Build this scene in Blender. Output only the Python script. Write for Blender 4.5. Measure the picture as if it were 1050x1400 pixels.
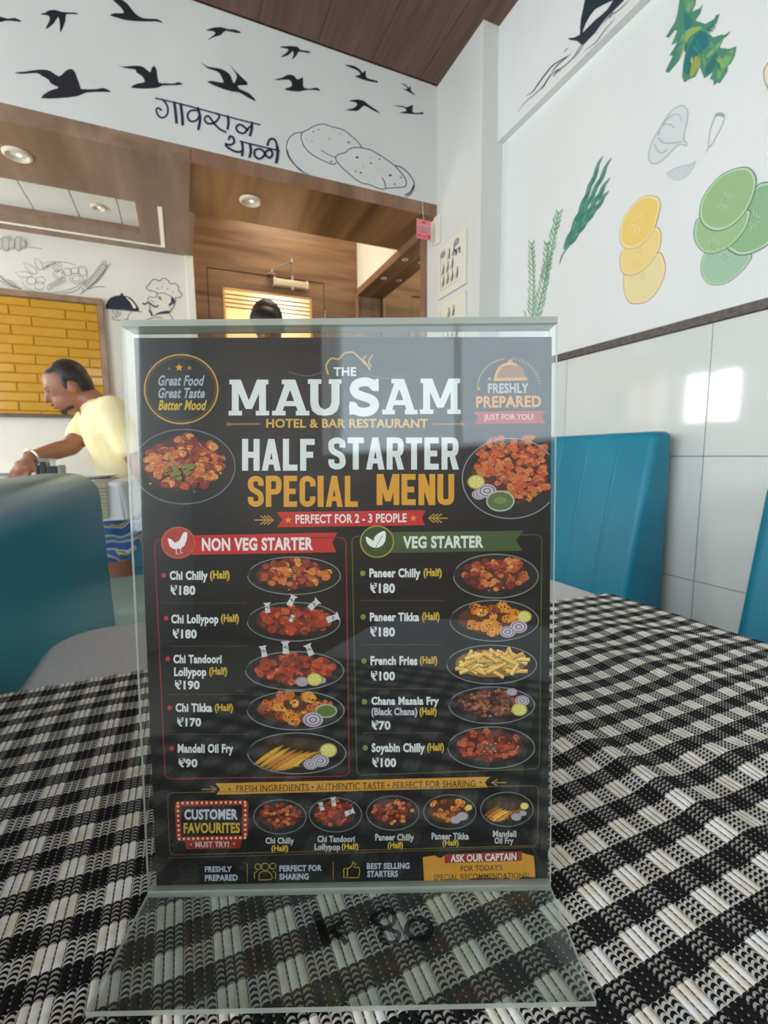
import bpy, bmesh, math, random
import numpy as np
from mathutils import Vector, Matrix
for o in list(bpy.data.objects): bpy.data.objects.remove(o)
SC = bpy.context.scene
COL = SC.collection
# ---------------------------------------------------------------- camera
F = 629.35
PITCH, YAW, ROLL = math.radians(-7.155), math.radians(23.545), math.radians(-0.6226)
CAM = np.array([0, 0, 0.926])
cf = np.array([math.sin(YAW)*math.cos(PITCH), math.cos(YAW)*math.cos(PITCH), math.sin(PITCH)])
cr0 = np.array([math.cos(YAW), -math.sin(YAW), 0]); cu0 = np.cross(cr0, cf)
cr = cr0*math.cos(ROLL)+cu0*math.sin(ROLL); cu = -cr0*math.sin(ROLL)+cu0*math.cos(ROLL)
cd = bpy.data.cameras.new('camera'); cam = bpy.data.objects.new('camera', cd); COL.objects.link(cam)
cam.matrix_world = Matrix(((cr[0], cu[0], -cf[0], CAM[0]), (cr[1], cu[1], -cf[1], CAM[1]), (cr[2], cu[2], -cf[2], CAM[2]), (0, 0, 0, 1)))
cd.sensor_width = 36; cd.sensor_fit = 'AUTO'; cd.lens = F/1400*36; cd.clip_start = 0.01; cd.clip_end = 60
cd.dof.use_dof = True; cd.dof.focus_distance = 0.165; cd.dof.aperture_fstop = 26
SC.camera = cam
# ---------------------------------------------------------------- world, lights, exposure
SC.view_settings.view_transform = 'Standard'; SC.view_settings.look = 'None'
SC.view_settings.gamma = 1; SC.view_settings.use_curve_mapping = False
SC.view_settings.exposure = 0.32
W = bpy.data.worlds.new('world'); SC.world = W; W.use_nodes = True
W.node_tree.nodes['Background'].inputs[0].default_value = (0.78, 0.88, 1.0, 1)
W.node_tree.nodes['Background'].inputs[1].default_value = 2.6
def area(name, loc, rot, sx, sy, power, col=(1, 1, 1)):
    l = bpy.data.lights.new(name, 'AREA'); l.shape = 'RECTANGLE'; l.size = sx; l.size_y = sy; l.energy = power; l.color = col
    o = bpy.data.objects.new(name, l); o.location = loc; o.rotation_euler = rot; COL.objects.link(o); return o
# daylight coming in at the window openings (left side of the room and behind)
area('window_daylight', (-2.36, -0.15, 1.55), (0, -math.radians(90), 0), 1.5, 3.2, 66, (0.93, 0.98, 1.0))
area('window_daylight', (-0.1, -2.16, 1.75), (math.radians(90), 0, 0), 2.4, 1.0, 8, (0.93, 0.98, 1.0))
area('window_daylight', (-1.91, 2.78, 1.42), (0, -math.radians(90), 0), 0.52, 0.55, 20, (1.0, 0.98, 0.93))
# unseen warm fill added behind the beam to brighten the door wall
area('passage_fill', (.75, 2.92, 2.66), (0, 0, 0), .5, .25, 5.5, (1.0, .84, .62))
# ---------------------------------------------------------------- helpers
K = 1.2
def ray(x, y): return cf + cr*(x-525)/F + cu*(700-y)/F
def on(ax, v, x, y):
    d = ray(x, y); t = (v-CAM[ax])/d[ax]; return CAM+t*d
def onp(p0, n, x, y):
    d = ray(x, y); t = np.dot(np.array(p0)-CAM, n)/np.dot(d, n); return CAM+t*d
def lin(c): return tuple((v/12.92 if v <= .04045 else ((v+.055)/1.055)**2.4) for v in [q/255 for q in c[:3]])
def tag(o, label=None, cat=None, group=None, kind=None):
    if label: o['label'] = label
    if cat: o['category'] = cat
    if group: o['group'] = group
    if kind: o['kind'] = kind
    return o
def empty(name, loc, label=None, cat=None, group=None, kind=None):
    o = bpy.data.objects.new(name, None); o.location = loc; o.empty_display_size = .05; COL.objects.link(o)
    return tag(o, label, cat, group, kind)
def link(name, me, mats=None, parent=None):
    if mats is not None:
        for m in (mats if isinstance(mats, (list, tuple)) else [mats]): me.materials.append(m)
    o = bpy.data.objects.new(name, me); COL.objects.link(o)
    if parent:
        o.parent = parent
        w = parent.location.copy(); p = parent.parent
        while p: w += p.location; p = p.parent
        o.location = -w
    return o
def smooth(me, on_=True):
    me.polygons.foreach_set('use_smooth', [on_]*len(me.polygons))
class MB:
    def __init__(s): s.v = []; s.f = []; s.c = []; s.mi = []
    def add(s, vs, fs, col=None, mi=0):
        b = len(s.v); s.v += [tuple(p) for p in vs]
        for f in fs: s.f.append([b+i for i in f]); s.c.append(col); s.mi.append(mi)
        return s
    def box(s, a, b, mi=0, col=None):
        x0, y0, z0 = a; x1, y1, z1 = b
        s.add([(x0, y0, z0), (x1, y0, z0), (x1, y1, z0), (x0, y1, z0), (x0, y0, z1), (x1, y0, z1), (x1, y1, z1), (x0, y1, z1)],
              [(0, 3, 2, 1), (4, 5, 6, 7), (0, 1, 5, 4), (1, 2, 6, 5), (2, 3, 7, 6), (3, 0, 4, 7)], col, mi); return s
    def cyl(s, p0, p1, r0, r1=None, n=20, caps=True, mi=0):
        r1 = r0 if r1 is None else r1
        p0 = Vector(p0); p1 = Vector(p1); d = (p1-p0).normalized()
        a = d.orthogonal().normalized(); b = d.cross(a)
        vs = []
        for p, r in ((p0, r0), (p1, r1)):
            for i in range(n):
                t = 2*math.pi*i/n; vs.append(tuple(p+a*math.cos(t)*r+b*math.sin(t)*r))
        fs = [(i, (i+1) % n, n+(i+1) % n, n+i) for i in range(n)]
        if caps: fs += [tuple(range(n-1, -1, -1)), tuple(range(n, 2*n))]
        s.add(vs, fs, None, mi); return s
    def lathe(s, c, prof, n=28, mi=0):
        vs = []; fs = []
        for r, z in prof:
            for i in range(n):
                t = 2*math.pi*i/n; vs.append((c[0]+r*math.cos(t), c[1]+r*math.sin(t), c[2]+z))
        for k in range(len(prof)-1):
            for i in range(n): fs.append((k*n+i, k*n+(i+1) % n, (k+1)*n+(i+1) % n, (k+1)*n+i))
        s.add(vs, fs, None, mi); return s
    def mesh(s, name):
        me = bpy.data.meshes.new(name); me.from_pydata(s.v, [], s.f); me.update()
        if any(s.mi): me.polygons.foreach_set('material_index', s.mi)
        if any(c is not None for c in s.c):
            at = me.color_attributes.new('Col', 'FLOAT_COLOR', 'CORNER')
            buf = []
            for f, c in zip(s.f, s.c):
                c = c or (1, 1, 1); buf += [c[0], c[1], c[2], 1]*len(f)
            at.data.foreach_set('color', buf)
        return me
    def build(s, name, mats, parent=None, bevel=0, sm=False, seg=2):
        me = s.mesh(name)
        if bevel:
            bm = bmesh.new(); bm.from_mesh(me); bmesh.ops.remove_doubles(bm, verts=bm.verts, dist=1e-6)
            bmesh.ops.bevel(bm, geom=bm.edges[:], offset=bevel, segments=seg, affect='EDGES', profile=.5)
            bm.to_mesh(me); bm.free()
        if sm:
            me.polygons.foreach_set('use_smooth', [True]*len(me.polygons))
            try: me.set_sharp_from_angle(angle=math.radians(40))
            except Exception: pass
        return link(name, me, mats, parent)
# ---------------------------------------------------------------- materials
def mat(name, col, rough=.6, metal=0, spec=.5, emit=None, es=0, coat=0):
    m = bpy.data.materials.new(name); m.use_nodes = True; b = m.node_tree.nodes['Principled BSDF']
    b.inputs['Base Color'].default_value = (*lin(col), 1); b.inputs['Roughness'].default_value = rough
    b.inputs['Metallic'].default_value = metal; b.inputs['Specular IOR Level'].default_value = spec
    b.inputs['Coat Weight'].default_value = coat; b.inputs['Coat Roughness'].default_value = .08
    if emit: b.inputs['Emission Color'].default_value = (*lin(emit), 1); b.inputs['Emission Strength'].default_value = es
    return m
def N(m, t, **k):
    n = m.node_tree.nodes.new(t)
    for a, v in k.items(): setattr(n, a, v)
    return n
def L(m, a, b): m.node_tree.links.new(a, b)
def noisy(m, c1, c2, scale=(1, 1, 1), ns=4, detail=6, bump=0, coords='Object', rr=None, dist=.001, contrast=(.3, .7), distortion=0):
    b = m.node_tree.nodes['Principled BSDF']
    tc = N(m, 'ShaderNodeTexCoord'); mp = N(m, 'ShaderNodeMapping'); mp.inputs['Scale'].default_value = scale
    L(m, tc.outputs[coords], mp.inputs['Vector'])
    nz = N(m, 'ShaderNodeTexNoise'); nz.inputs['Scale'].default_value = ns; nz.inputs['Detail'].default_value = detail
    nz.inputs['Distortion'].default_value = distortion
    L(m, mp.outputs[0], nz.inputs['Vector'])
    cr_ = N(m, 'ShaderNodeValToRGB'); e = cr_.color_ramp.elements
    e[0].position = contrast[0]; e[0].color = (*lin(c1), 1); e[1].position = contrast[1]; e[1].color = (*lin(c2), 1)
    L(m, nz.outputs['Fac'], cr_.inputs[0]); L(m, cr_.outputs[0], b.inputs['Base Color'])
    if bump:
        bp = N(m, 'ShaderNodeBump'); bp.inputs['Strength'].default_value = bump; bp.inputs['Distance'].default_value = dist
        L(m, nz.outputs['Fac'], bp.inputs['Height']); L(m, bp.outputs[0], b.inputs['Normal'])
    return m
M = {}
M['paint'] = noisy(mat('white_wall_paint', (226, 228, 224), .7), (222, 225, 221), (229, 231, 228), ns=3, bump=.05, coords='Object')
M['paint_grey'] = noisy(mat('off_white_wall_paint', (214, 214, 208), .7), (212, 213, 208), (220, 220, 214), ns=3)
M['paint_warm'] = noisy(mat('warm_white_paint', (226, 222, 208), .65), (224, 220, 206), (231, 227, 214), ns=3)
M['tile'] = noisy(mat('glossy_white_tile', (214, 217, 211), .06, spec=.55), (210, 213, 206), (217, 220, 214), ns=2)
M['grout'] = mat('grey_grout', (168, 168, 162), .9)
M['wood_dark'] = noisy(mat('dark_ceiling_laminate', (92, 66, 56), .45), (84, 58, 48), (118, 86, 74), scale=(9, .8, 1), ns=3, distortion=.4)
M['wood_soffit'] = noisy(mat('walnut_laminate', (120, 88, 58), .38), (100, 68, 38), (150, 112, 74), scale=(5, .5, 5), ns=2.2, distortion=.5, contrast=(.34, .66))
M['wood_fascia'] = noisy(mat('pinkish_walnut_edge', (140, 108, 84), .4), (124, 92, 70), (158, 124, 98), scale=(5, .5, 1), ns=2.5, distortion=.4)
M['wood_left'] = noisy(mat('pale_walnut_laminate', (146, 118, 98), .4), (126, 98, 76), (162, 134, 112), scale=(4, .6, 4), ns=2.4, distortion=.5)
M['wood_wall'] = noisy(mat('brown_wall_laminate', (128, 96, 68), .4), (98, 68, 44), (148, 114, 82), scale=(.7, 1, 7), ns=2.4, distortion=.5, contrast=(.32, .68))
M['trim'] = noisy(mat('dark_granite_trim', (84, 76, 72), .4), (58, 54, 52), (112, 100, 94), ns=140, scale=(1, .4, 1))
M['floor'] = noisy(mat('beige_floor_tile', (170, 165, 155), .2), (160, 155, 146), (178, 173, 163), ns=3)
M['black_paint'] = mat('black_wall_paint', (22, 24, 32), .6)
M['ink'] = mat('dark_blue_black_paint', (34, 34, 62), .6)
M['grey_line'] = mat('grey_pencil_paint', (92, 98, 100), .7)
M['teal'] = noisy(mat('teal_leatherette', (14, 126, 152), .42, spec=.4), (8, 118, 146), (22, 134, 158), ns=4)
M['teal2'] = noisy(mat('dark_teal_leatherette', (12, 128, 148), .28, spec=.5), (8, 122, 142), (18, 134, 154), ns=4)
for t_ in ('teal', 'teal2'):
    m = M[t_]; b = m.node_tree.nodes['Principled BSDF']
    vz = N(m, 'ShaderNodeTexNoise'); vz.inputs['Scale'].default_value = 260; bp = N(m, 'ShaderNodeBump'); bp.inputs['Strength'].default_value = .08; bp.inputs['Distance'].default_value = .001
    tc = N(m, 'ShaderNodeTexCoord'); L(m, tc.outputs['Object'], vz.inputs['Vector']); L(m, vz.outputs['Fac'], bp.inputs['Height']); L(m, bp.outputs[0], b.inputs['Normal'])
M['stitch'] = mat('blue_stitch_seam', (10, 92, 118), .6)
M['greycloth'] = noisy(mat('grey_table_cloth', (200, 201, 202), .85), (195, 196, 197), (206, 207, 208), ns=300, detail=2, bump=.3, dist=.0006)
M['bench'] = noisy(mat('glare_toned_leatherette', (122, 140, 128), .35), (112, 130, 120), (128, 146, 134), ns=5)  # teal seat with its glare put into the colour as grey-green
M['metal'] = mat('brushed_metal', (190, 190, 185), .3, 1)
M['satin'] = mat('satin_champagne_metal', (206, 192, 160), .4, .3)
M['plate'] = mat('white_ceramic', (235, 237, 238), .15)
M['blackplastic'] = mat('black_plastic', (36, 40, 44), .35)
M['white_plastic'] = mat('white_plastic', (232, 230, 222), .4)
M['rim'] = mat('cream_light_rim', (226, 214, 190), .35)
M['lamp'] = mat('lit_lamp_lens', (240, 240, 225), .3, emit=(255, 246, 220), es=.9)
M['led'] = mat('led_strip_lens', (235, 232, 220), .4, emit=(255, 248, 232), es=.15)
M['pvc'] = mat('white_ceiling_panel', (226, 228, 220), .3)
M['mirror'] = mat('mirror_glass', (225, 230, 226), .02, 1)
M['skin'] = noisy(mat('brown_skin', (150, 100, 76), .5), (138, 90, 66), (160, 108, 84), ns=8)
M['hair'] = noisy(mat('black_hair', (30, 24, 24), .5), (20, 17, 17), (50, 38, 34), ns=60, bump=.3, dist=.003)
M['yellow_shirt'] = noisy(mat('pale_yellow_cotton', (244, 232, 178), .8), (240, 226, 170), (248, 238, 190), ns=9, bump=.5, dist=.01)
M['lavender'] = noisy(mat('lavender_cotton', (176, 160, 184), .8), (168, 152, 176), (184, 168, 192), ns=9, bump=.4, dist=.006)
M['trousers'] = mat('dark_trousers', (44, 46, 56), .8)
M['sandal'] = mat('dark_sandal', (50, 40, 36), .6)
M['tag'] = mat('pink_card', (232, 132, 138), .6)
M['poster'] = mat('cream_poster', (226, 224, 206), .5)
M['poster_ink'] = mat('olive_grey_print', (168, 164, 146), .6)
M['poster_dark'] = mat('slate_print', (60, 72, 92), .6)
# glossy gold bricks
M['brick'] = noisy(mat('glossy_mustard_tile', (196, 146, 44), .14, spec=.8), (188, 138, 40), (204, 156, 52), ns=5)
M['brick_groove'] = mat('mustard_grout', (178, 126, 32), .6)
# acrylic: thin clear sheet, fresnel gloss over plain transmission
def acrylic(name, tint, gl=.03, extra=.0, haze=0, hazecol=(200, 210, 205)):
    m = bpy.data.materials.new(name); m.use_nodes = True; nt = m.node_tree; nt.nodes.remove(nt.nodes['Principled BSDF'])
    out = nt.nodes['Material Output']
    tr = N(m, 'ShaderNodeBsdfTransparent'); tr.inputs[0].default_value = (*tint, 1)
    gs = N(m, 'ShaderNodeBsdfGlossy'); gs.inputs['Roughness'].default_value = gl; gs.inputs[0].default_value = (.9, .95, .95, 1)
    fr = N(m, 'ShaderNodeFresnel'); ge = N(m, 'ShaderNodeNewGeometry'); mr = N(m, 'ShaderNodeMapRange'); mr.inputs[3].default_value = 1.49; mr.inputs[4].default_value = 1/1.49
    L(m, ge.outputs['Backfacing'], mr.inputs[0]); L(m, mr.outputs[0], fr.inputs[0])   # same reflectance on either side of the thin sheet
    mx = N(m, 'ShaderNodeMixShader'); L(m, fr.outputs[0], mx.inputs[0]); L(m, tr.outputs[0], mx.inputs[1]); L(m, gs.outputs[0], mx.inputs[2])
    last = mx.outputs[0]
    if haze:
        df = N(m, 'ShaderNodeBsdfDiffuse'); df.inputs[0].default_value = (*lin(hazecol), 1)
        tl = N(m, 'ShaderNodeBsdfTranslucent'); tl.inputs[0].default_value = (*lin(hazecol), 1)
        m1 = N(m, 'ShaderNodeMixShader'); L(m, df.outputs[0], m1.inputs[1]); L(m, tl.outputs[0], m1.inputs[2]); m1.inputs[0].default_value = .4
        m2 = N(m, 'ShaderNodeMixShader'); m2.inputs[0].default_value = haze; L(m, last, m2.inputs[1]); L(m, m1.outputs[0], m2.inputs[2]); last = m2.outputs[0]
    L(m, last, out.inputs[0]); return m
M['acrylic'] = acrylic('clear_acrylic', (.955, .965, .96), haze=.003)
M['acrylic_base'] = acrylic('scuffed_clear_acrylic', (.90, .93, .915), .05, haze=.05, hazecol=(170, 180, 172))
M['acrylic_edge'] = acrylic('acrylic_cut_edge', (.9, .96, .94), .1, haze=.72, hazecol=(198, 204, 192))
M['glass'] = acrylic('window_glass', (.97, .98, .98), .0)
M['marker'] = acrylic('faded_marker_ink', (.25, .27, .30), .2, haze=.15, hazecol=(30, 34, 38))
# flat print: colours come from the artwork's own colour attribute
def printmat(name, rough=.45):
    m = mat(name, (128, 128, 128), rough); a = N(m, 'ShaderNodeVertexColor'); a.layer_name = 'Col'
    L(m, a.outputs[0], m.node_tree.nodes['Principled BSDF'].inputs['Base Color']); return m
M['print'] = printmat('printed_ink'); M['mural'] = printmat('mural_paint', .7)
# lit frosted door pane (backlight put into its own emission, brightest near its top)
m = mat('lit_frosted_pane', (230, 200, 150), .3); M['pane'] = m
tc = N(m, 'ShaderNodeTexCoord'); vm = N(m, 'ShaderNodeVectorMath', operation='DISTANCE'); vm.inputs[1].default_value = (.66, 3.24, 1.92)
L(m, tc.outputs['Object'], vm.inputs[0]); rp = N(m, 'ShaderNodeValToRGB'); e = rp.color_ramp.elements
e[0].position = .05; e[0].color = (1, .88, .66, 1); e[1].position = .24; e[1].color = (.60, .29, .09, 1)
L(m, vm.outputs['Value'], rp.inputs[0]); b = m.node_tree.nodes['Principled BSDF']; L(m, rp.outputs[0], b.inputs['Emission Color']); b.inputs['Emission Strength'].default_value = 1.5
# woven runner
def weave():
    m = mat('black_white_weave', (200, 200, 190), .85, spec=.2); b = m.node_tree.nodes['Principled BSDF']
    tc = N(m, 'ShaderNodeUVMap'); sp = N(m, 'ShaderNodeSeparateXYZ'); L(m, tc.outputs[0], sp.inputs[0])
    def mt(op, a, b_=None, c=None):
        n = N(m, 'ShaderNodeMath', operation=op)
        for i, v in enumerate((a, b_, c)):
            if v is None: continue
            if hasattr(v, 'links') or hasattr(v, 'is_linked'): L(m, v, n.inputs[i])
            else: n.inputs[i].default_value = v
        return n.outputs[0]
    U, V = sp.outputs[0], sp.outputs[1]            # u: cords; v: picks (5 per block)
    cu_ = mt('FRACT', U); dx = mt('ABSOLUTE', mt('SUBTRACT', cu_, .5))          # 0 centre .5 gap
    whitecord = mt('LESS_THAN', mt('FRACT', mt('DIVIDE', mt('FLOOR', U), 6.0)), .49)
    whiterow = mt('LESS_THAN', mt('FRACT', mt('DIVIDE', V, 10.0)), .5)
    s = mt('FRACT', mt('ADD', V, mt('MULTIPLY', mt('MULTIPLY', dx, dx), 1.6)))
    gap = mt('GREATER_THAN', dx, .40)
    st = mt('LESS_THAN', s, .45); st2 = mt('LESS_THAN', s, .28)
    # value per zone
    ww = mt('SUBTRACT', 1.0, mt('MULTIPLY', gap, mt('SUBTRACT', .85, mt('MULTIPLY', st2, .4))))
    wb = mt('MAXIMUM', mt('MULTIPLY', st, .62), mt('MULTIPLY', gap, .75))
    bw = mt('MULTIPLY', mt('MULTIPLY', st, .38), mt('SUBTRACT', 1.0, gap))
    bb = mt('MULTIPLY', mt('MULTIPLY', st2, gap), .45)
    def mix(f, a, c): return mt('ADD', mt('MULTIPLY', f, a), mt('MULTIPLY', mt('SUBTRACT', 1.0, f), c))
    val = mix(whiterow, mix(whitecord, ww, wb), mix(whitecord, bw, bb))
    nz = N(m, 'ShaderNodeTexNoise'); nz.inputs['Scale'].default_value = .35; L(m, tc.outputs[0], nz.inputs['Vector'])
    wc = N(m, 'ShaderNodeValToRGB'); e = wc.color_ramp.elements; e[0].position = .4; e[0].color = (*lin((232, 234, 230)), 1); e[1].position = .62; e[1].color = (*lin((222, 216, 198)), 1)
    L(m, nz.outputs['Fac'], wc.inputs[0])
    mx = N(m, 'ShaderNodeMix', data_type='RGBA'); mx.inputs[6].default_value = (*lin((20, 22, 22)), 1)
    L(m, val, mx.inputs[0]); L(m, wc.outputs[0], mx.inputs[7]); L(m, mx.outputs[2], b.inputs['Base Color'])
    bp = N(m, 'ShaderNodeBump'); bp.inputs['Strength'].default_value = .5; bp.inputs['Distance'].default_value = .0006
    hh = mt('MULTIPLY', mt('SUBTRACT', 1.0, mt('MULTIPLY', whiterow, whitecord)), mt('SINE', mt('MULTIPLY', s, 3.14159)))
    L(m, hh, bp.inputs['Height']); L(m, bp.outputs[0], b.inputs['Normal'])
    return m
M['weave'] = weave()
# ================================================================ SETTING
XR, XC, YB, ZC, ZB, ZBT = 1.356, 1.248, 2.16, 2.697, 2.104, 2.162
YS, YD, YCH, X1, XM, YCF = 2.574, 3.258, 3.12, 1.227, 1.332, 1.782
S = 'structure'
MB().box((-2.6, -2.4, -.12), (1.7, 3.6, 0)).build('floor', M['floor']).__setitem__('kind', S)
# ceiling: backing + laminate planks running away from the camera
ce = MB().box((-2.6, -2.4, ZC+.012), (1.7, 3.6, ZC+.1)).build('ceiling', M['wood_dark']); ce['kind'] = S
pk = MB().box((0, 0, 0), (.248, 4.55, .012)).mesh('plank')
pk.materials.append(M['wood_dark'])
for i in range(17):
    o = bpy.data.objects.new('plank', pk); COL.objects.link(o); o.parent = ce; o.location = (-2.6+i*.25, -2.4, ZC)
# right wall: lower backing, upper protruding part, tiles
TZ = CAM[2]+.257*XR; PZ = .363
wr = MB().box((XR+.008, -2.4, 0), (XR+.2, YCF, 2.27)).build('wall_right', M['grout']); wr['kind'] = S
MB().box((XR, -2.4, TZ+.02), (XR+.007, YCF, 2.27)).build('painted_panel', M['paint'], wr)
LZ = CAM[2]+.977*XR
XU = float(on(2, LZ, 873.8, 0)[0]); XU = XR-.03
wu = MB().box((XU, -2.4, LZ), (XR+.2, YCF, ZC)).build('upper_panel', M['paint'], wr)
YJ = .843; PY = .524
tm = {}
for r_ in range(4):
    z1 = TZ-r_*PZ; z0 = max(z1-PZ, .0)
    for c_ in range(-7, 3):
        y0 = YJ+c_*PY; y1 = y0+PY
        y0 = max(y0, -2.4); y1 = min(y1, YCF)
        if y1-y0 < .02: continue
        key = (round(z1-z0, 3), round(y1-y0, 3))
        if key not in tm:
            mb = MB().box((0, 0, 0), (.009, y1-y0-.0022, z1-z0-.0022)); me = mb.mesh('tile')
            bm = bmesh.new(); bm.from_mesh(me); bmesh.ops.bevel(bm, geom=bm.edges[:], offset=.0008, segments=1, affect='EDGES'); bm.to_mesh(me); bm.free()
            me.materials.append(M['tile']); tm[key] = me
        o = bpy.data.objects.new('tile', tm[key]); COL.objects.link(o); o.parent = wr; o.location = (XR, y0, z0)
MB().box((XR-.006, -2.4, TZ), (XR+.004, YCF, TZ+.026)).build('trim_1', M['trim'], bevel=.002)['kind'] = S
# column block at the corner
cb = MB().box((XC, YCF, 0), (XR+.2, YB+.14, ZC)).build('wall_column', M['paint_grey']); cb['kind'] = S
# every face carries the same off-white paint
# bird wall above the beam
wb = MB().box((-2.6, YB, ZBT), (XC, YB+.10, ZC)).build('wall_back', M['paint_grey']); wb['kind'] = S
# beam with laminate panels, left paler and right darker
XJ = float(on(2, ZB, 261, 230)[0])
be = MB().box((XJ, YB-.0, ZB), (XC, YS, ZBT-.0), mi=0)
be = be.build('trim_2', [M['wood_soffit'], M['wood_fascia']]); be['kind'] = S
be.data.polygons[2].material_index = 1
bl = MB().box((-2.6, YB, ZB), (XJ-.0015, YS, ZBT)).build('trim_3', M['wood_left']); bl['kind'] = S
MB().box((-2.6, YS-.03, ZBT), (X1, YS, ZC)).build('wall_bulkhead', M['paint_warm']).__setitem__('kind', S)
# left room tray ceiling (border, recess, white panels)
ZT = ZB
def P2(x, y, z=ZT): p = on(2, z, x, y); return float(p[0]), float(p[1])
tx = P2(187, 290)[0]; ty1 = P2(189.5, 319.3)[1]
XP = float(on(1, YD, 265, 400)[0])
tr = MB()
tr.box((-1.75, ty1, ZT), (tx, YCH, ZT+.10)); tr.box((tx, YS, ZT), (XP-.002, YCH, ZT+.10))
tb = tr.build('ceiling_border', M['wood_left']); tb['kind'] = S; tb.name = 'ceiling_tray_border'
tp = empty('ceiling_tray', (0, 0, 0), kind=S)
ZP = ZT+.034
seams = [-1.75]+[float(on(2, ZP, x, y)[0]) for x, y in ((25+9, 265), (102, 280), (164, 292))]+[tx]
for a, b_ in zip(seams[:-1], seams[1:]):
    MB().box((a+.002, YS-.02, ZP), (b_-.002, ty1+.0, ZP+.01)).build('ceiling_panel', M['pvc'], tp, bevel=.001)
MB().box((-1.75, YS-.02, ZP+.012), (tx+.02, ty1+.02, ZP+.02)).build('panel_backing', M['grout'], tp)
# LED strip, L shaped
sx = P2(222, 285)[0]; sy = P2(100, 320)[1]
xa, ya = P2(222, 282); xb, yb = P2(224, 337.5); _, yc = P2(0, 303)
led = empty('light_strip', (xb, yb, ZT), 'thin white L-shaped light strip in the wooden tray ceiling border above the chef mural', 'light')
MB().box((xb-.014, YS, ZT-.003), (xb+.006, yb, ZT-.0005)).build('strip_lens', M['led'], led)
MB().box((-1.7, yb-.012, ZT-.003), (xb+.006, yb+.004, ZT-.0005)).build('strip_lens', M['led'], led)
# chef wall, partition, door wall
wc = MB().box((-1.9, YCH, 0), (XP-.04, YCH+.12, ZT+.3)).build('wall_chef', M['paint_warm']); wc['kind'] = S
xpl = float(on(1, YCH, 256, 400)[0])
pt = MB().box((xpl, YCH-.02, 0), (XP, YD+.1, ZT)).build('wall_partition', M['paint_warm'], bevel=.003); pt['kind'] = S
DW = [float(on(1, YD, 283, 380)[0]), float(on(1, YD, 443, 388)[0]), float(on(1, YD, 443, 387.5)[2])]
wd = MB()
wd.box((XP, YD, 0), (DW[0], YD+.08, 2.66)); wd.box((DW[1], YD, 0), (XM+.1, YD+.08, 2.66)); wd.box((DW[0], YD, DW[2]), (DW[1], YD+.08, 2.66))
wd = wd.build('wall_door', M['wood_wall']); wd['kind'] = S
# door leaf with lit pane
g = .004
GX0, GX1 = float(on(1, YD, 305, 392)[0]), float(on(1, YD, 425, 410)[0]); GZ1 = float(on(1, YD, 365, 401)[2]); GZ0 = 1.05
dr = empty('door_1', (DW[0], YD, 0), kind=S)
dl = MB(); y0, y1 = YD+.004, YD+.045
dl.box((DW[0]+g, y0, .01), (GX0, y1, DW[2]-g)); dl.box((GX1, y0, .01), (DW[1]-g, y1, DW[2]-g)); dl.box((GX0, y0, .01), (GX1, y1, GZ0)); dl.box((GX0, y0, GZ1), (GX1, y1, DW[2]-g))
dl.build('door_leaf', M['wood_wall'], dr)
fr = MB()
for a in ((GX0-.004, GX0+.008), (GX1-.008, GX1+.004)): fr.box((a[0], y0-.008, GZ0), (a[1], y0+.01, GZ1+.004))
fr.box((GX0, y0-.008, GZ1-.006), (GX1, y0+.01, GZ1+.004)); fr.box((GX0, y0-.008, GZ0-.004), (GX1, y0+.01, GZ0+.008))
fr.build('pane_frame', mat('amber_pane_bead', (214, 168, 104), .4), dr)
MB().box((GX0, y0+.012, GZ0), (GX1, y0+.02, GZ1)).build('door_pane', M['pane'], dr)
for k in range(4):
    zz = GZ1-.032-k*.026
    MB().box((GX0+.006, y0+.002, zz-.003), (GX1-.006, y0+.012, zz+.003)).build('pane_slat', mat('brown_slat', (120, 82, 50), .5), dr)
MB().cyl((DW[1]+.002, YD-.004, 1.80), (DW[1]+.002, YD-.004, 1.93), .006, n=12).build('hinge', M['metal'], dr, sm=True)
hd = MB().box((DW[0]+.04, YD-.03, .98), (DW[0]+.055, YD-.02, 1.16)).box((DW[0]+.043, YD-.03, .99), (DW[0]+.052, YD+.006, 1.0)).box((DW[0]+.043, YD-.03, 1.14), (DW[0]+.052, YD+.006, 1.15)).build('door_handle', M['metal'], dr, bevel=.002)
MB().box((DW[0]-.05, YD+.082, 0), (DW[1]+.05, YD+.10, 2.3)).build('door_gap_blocker', M['wood_dark'], dr)  # unseen board added to block sky light leaking through the door gaps
# door closer
c0 = on(1, YD-.03, 373, 384); c1 = on(1, YD-.03, 421, 393)
dc = empty('door_closer', tuple((c0+c1)/2), 'cream metal door closer with folding arm at the top of the wooden door', 'door closer')
zc = (c0[2]+c1[2])/2
MB().box((c0[0], YD-.05, zc-.022), (c1[0], YD-.0, zc+.022)).build('closer_body', M['satin'], dc, bevel=.008, sm=True)
for xx in (c0[0], c1[0]-.018): MB().box((xx, YD-.054, zc-.026), (xx+.018, YD-.0, zc+.026)).build('closer_cap', M['satin'], dc, bevel=.006, sm=True)
cm = on(1, YD-.07, 401, 383)
MB().cyl((cm[0], YD-.035, zc-.04), (cm[0], YD-.035, zc+.05), .011, n=14).build('closer_spindle', M['metal'], dc, sm=True)
a0 = on(1, YD-.05, 371, 371); a1 = on(1, YD-.09, 398, 357)
ar = MB().cyl(tuple(a0), tuple(a1), .006, n=10); ar.cyl((a1[0], a1[1], a1[2]-.012), (a1[0], a1[1], a1[2]+.012), .012, n=14); ar.cyl((a0[0], a0[1], a0[2]-.010), (a0[0], a0[1], a0[2]+.010), .011, n=14)
ar.build('closer_arm', M['metal'], dc, sm=True)
MB().box((a0[0]-.02, a0[1], a0[2]-.016), (a0[0]+.02, YD, a0[2]-.008)).build('arm_bracket', M['metal'], dc)
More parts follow.
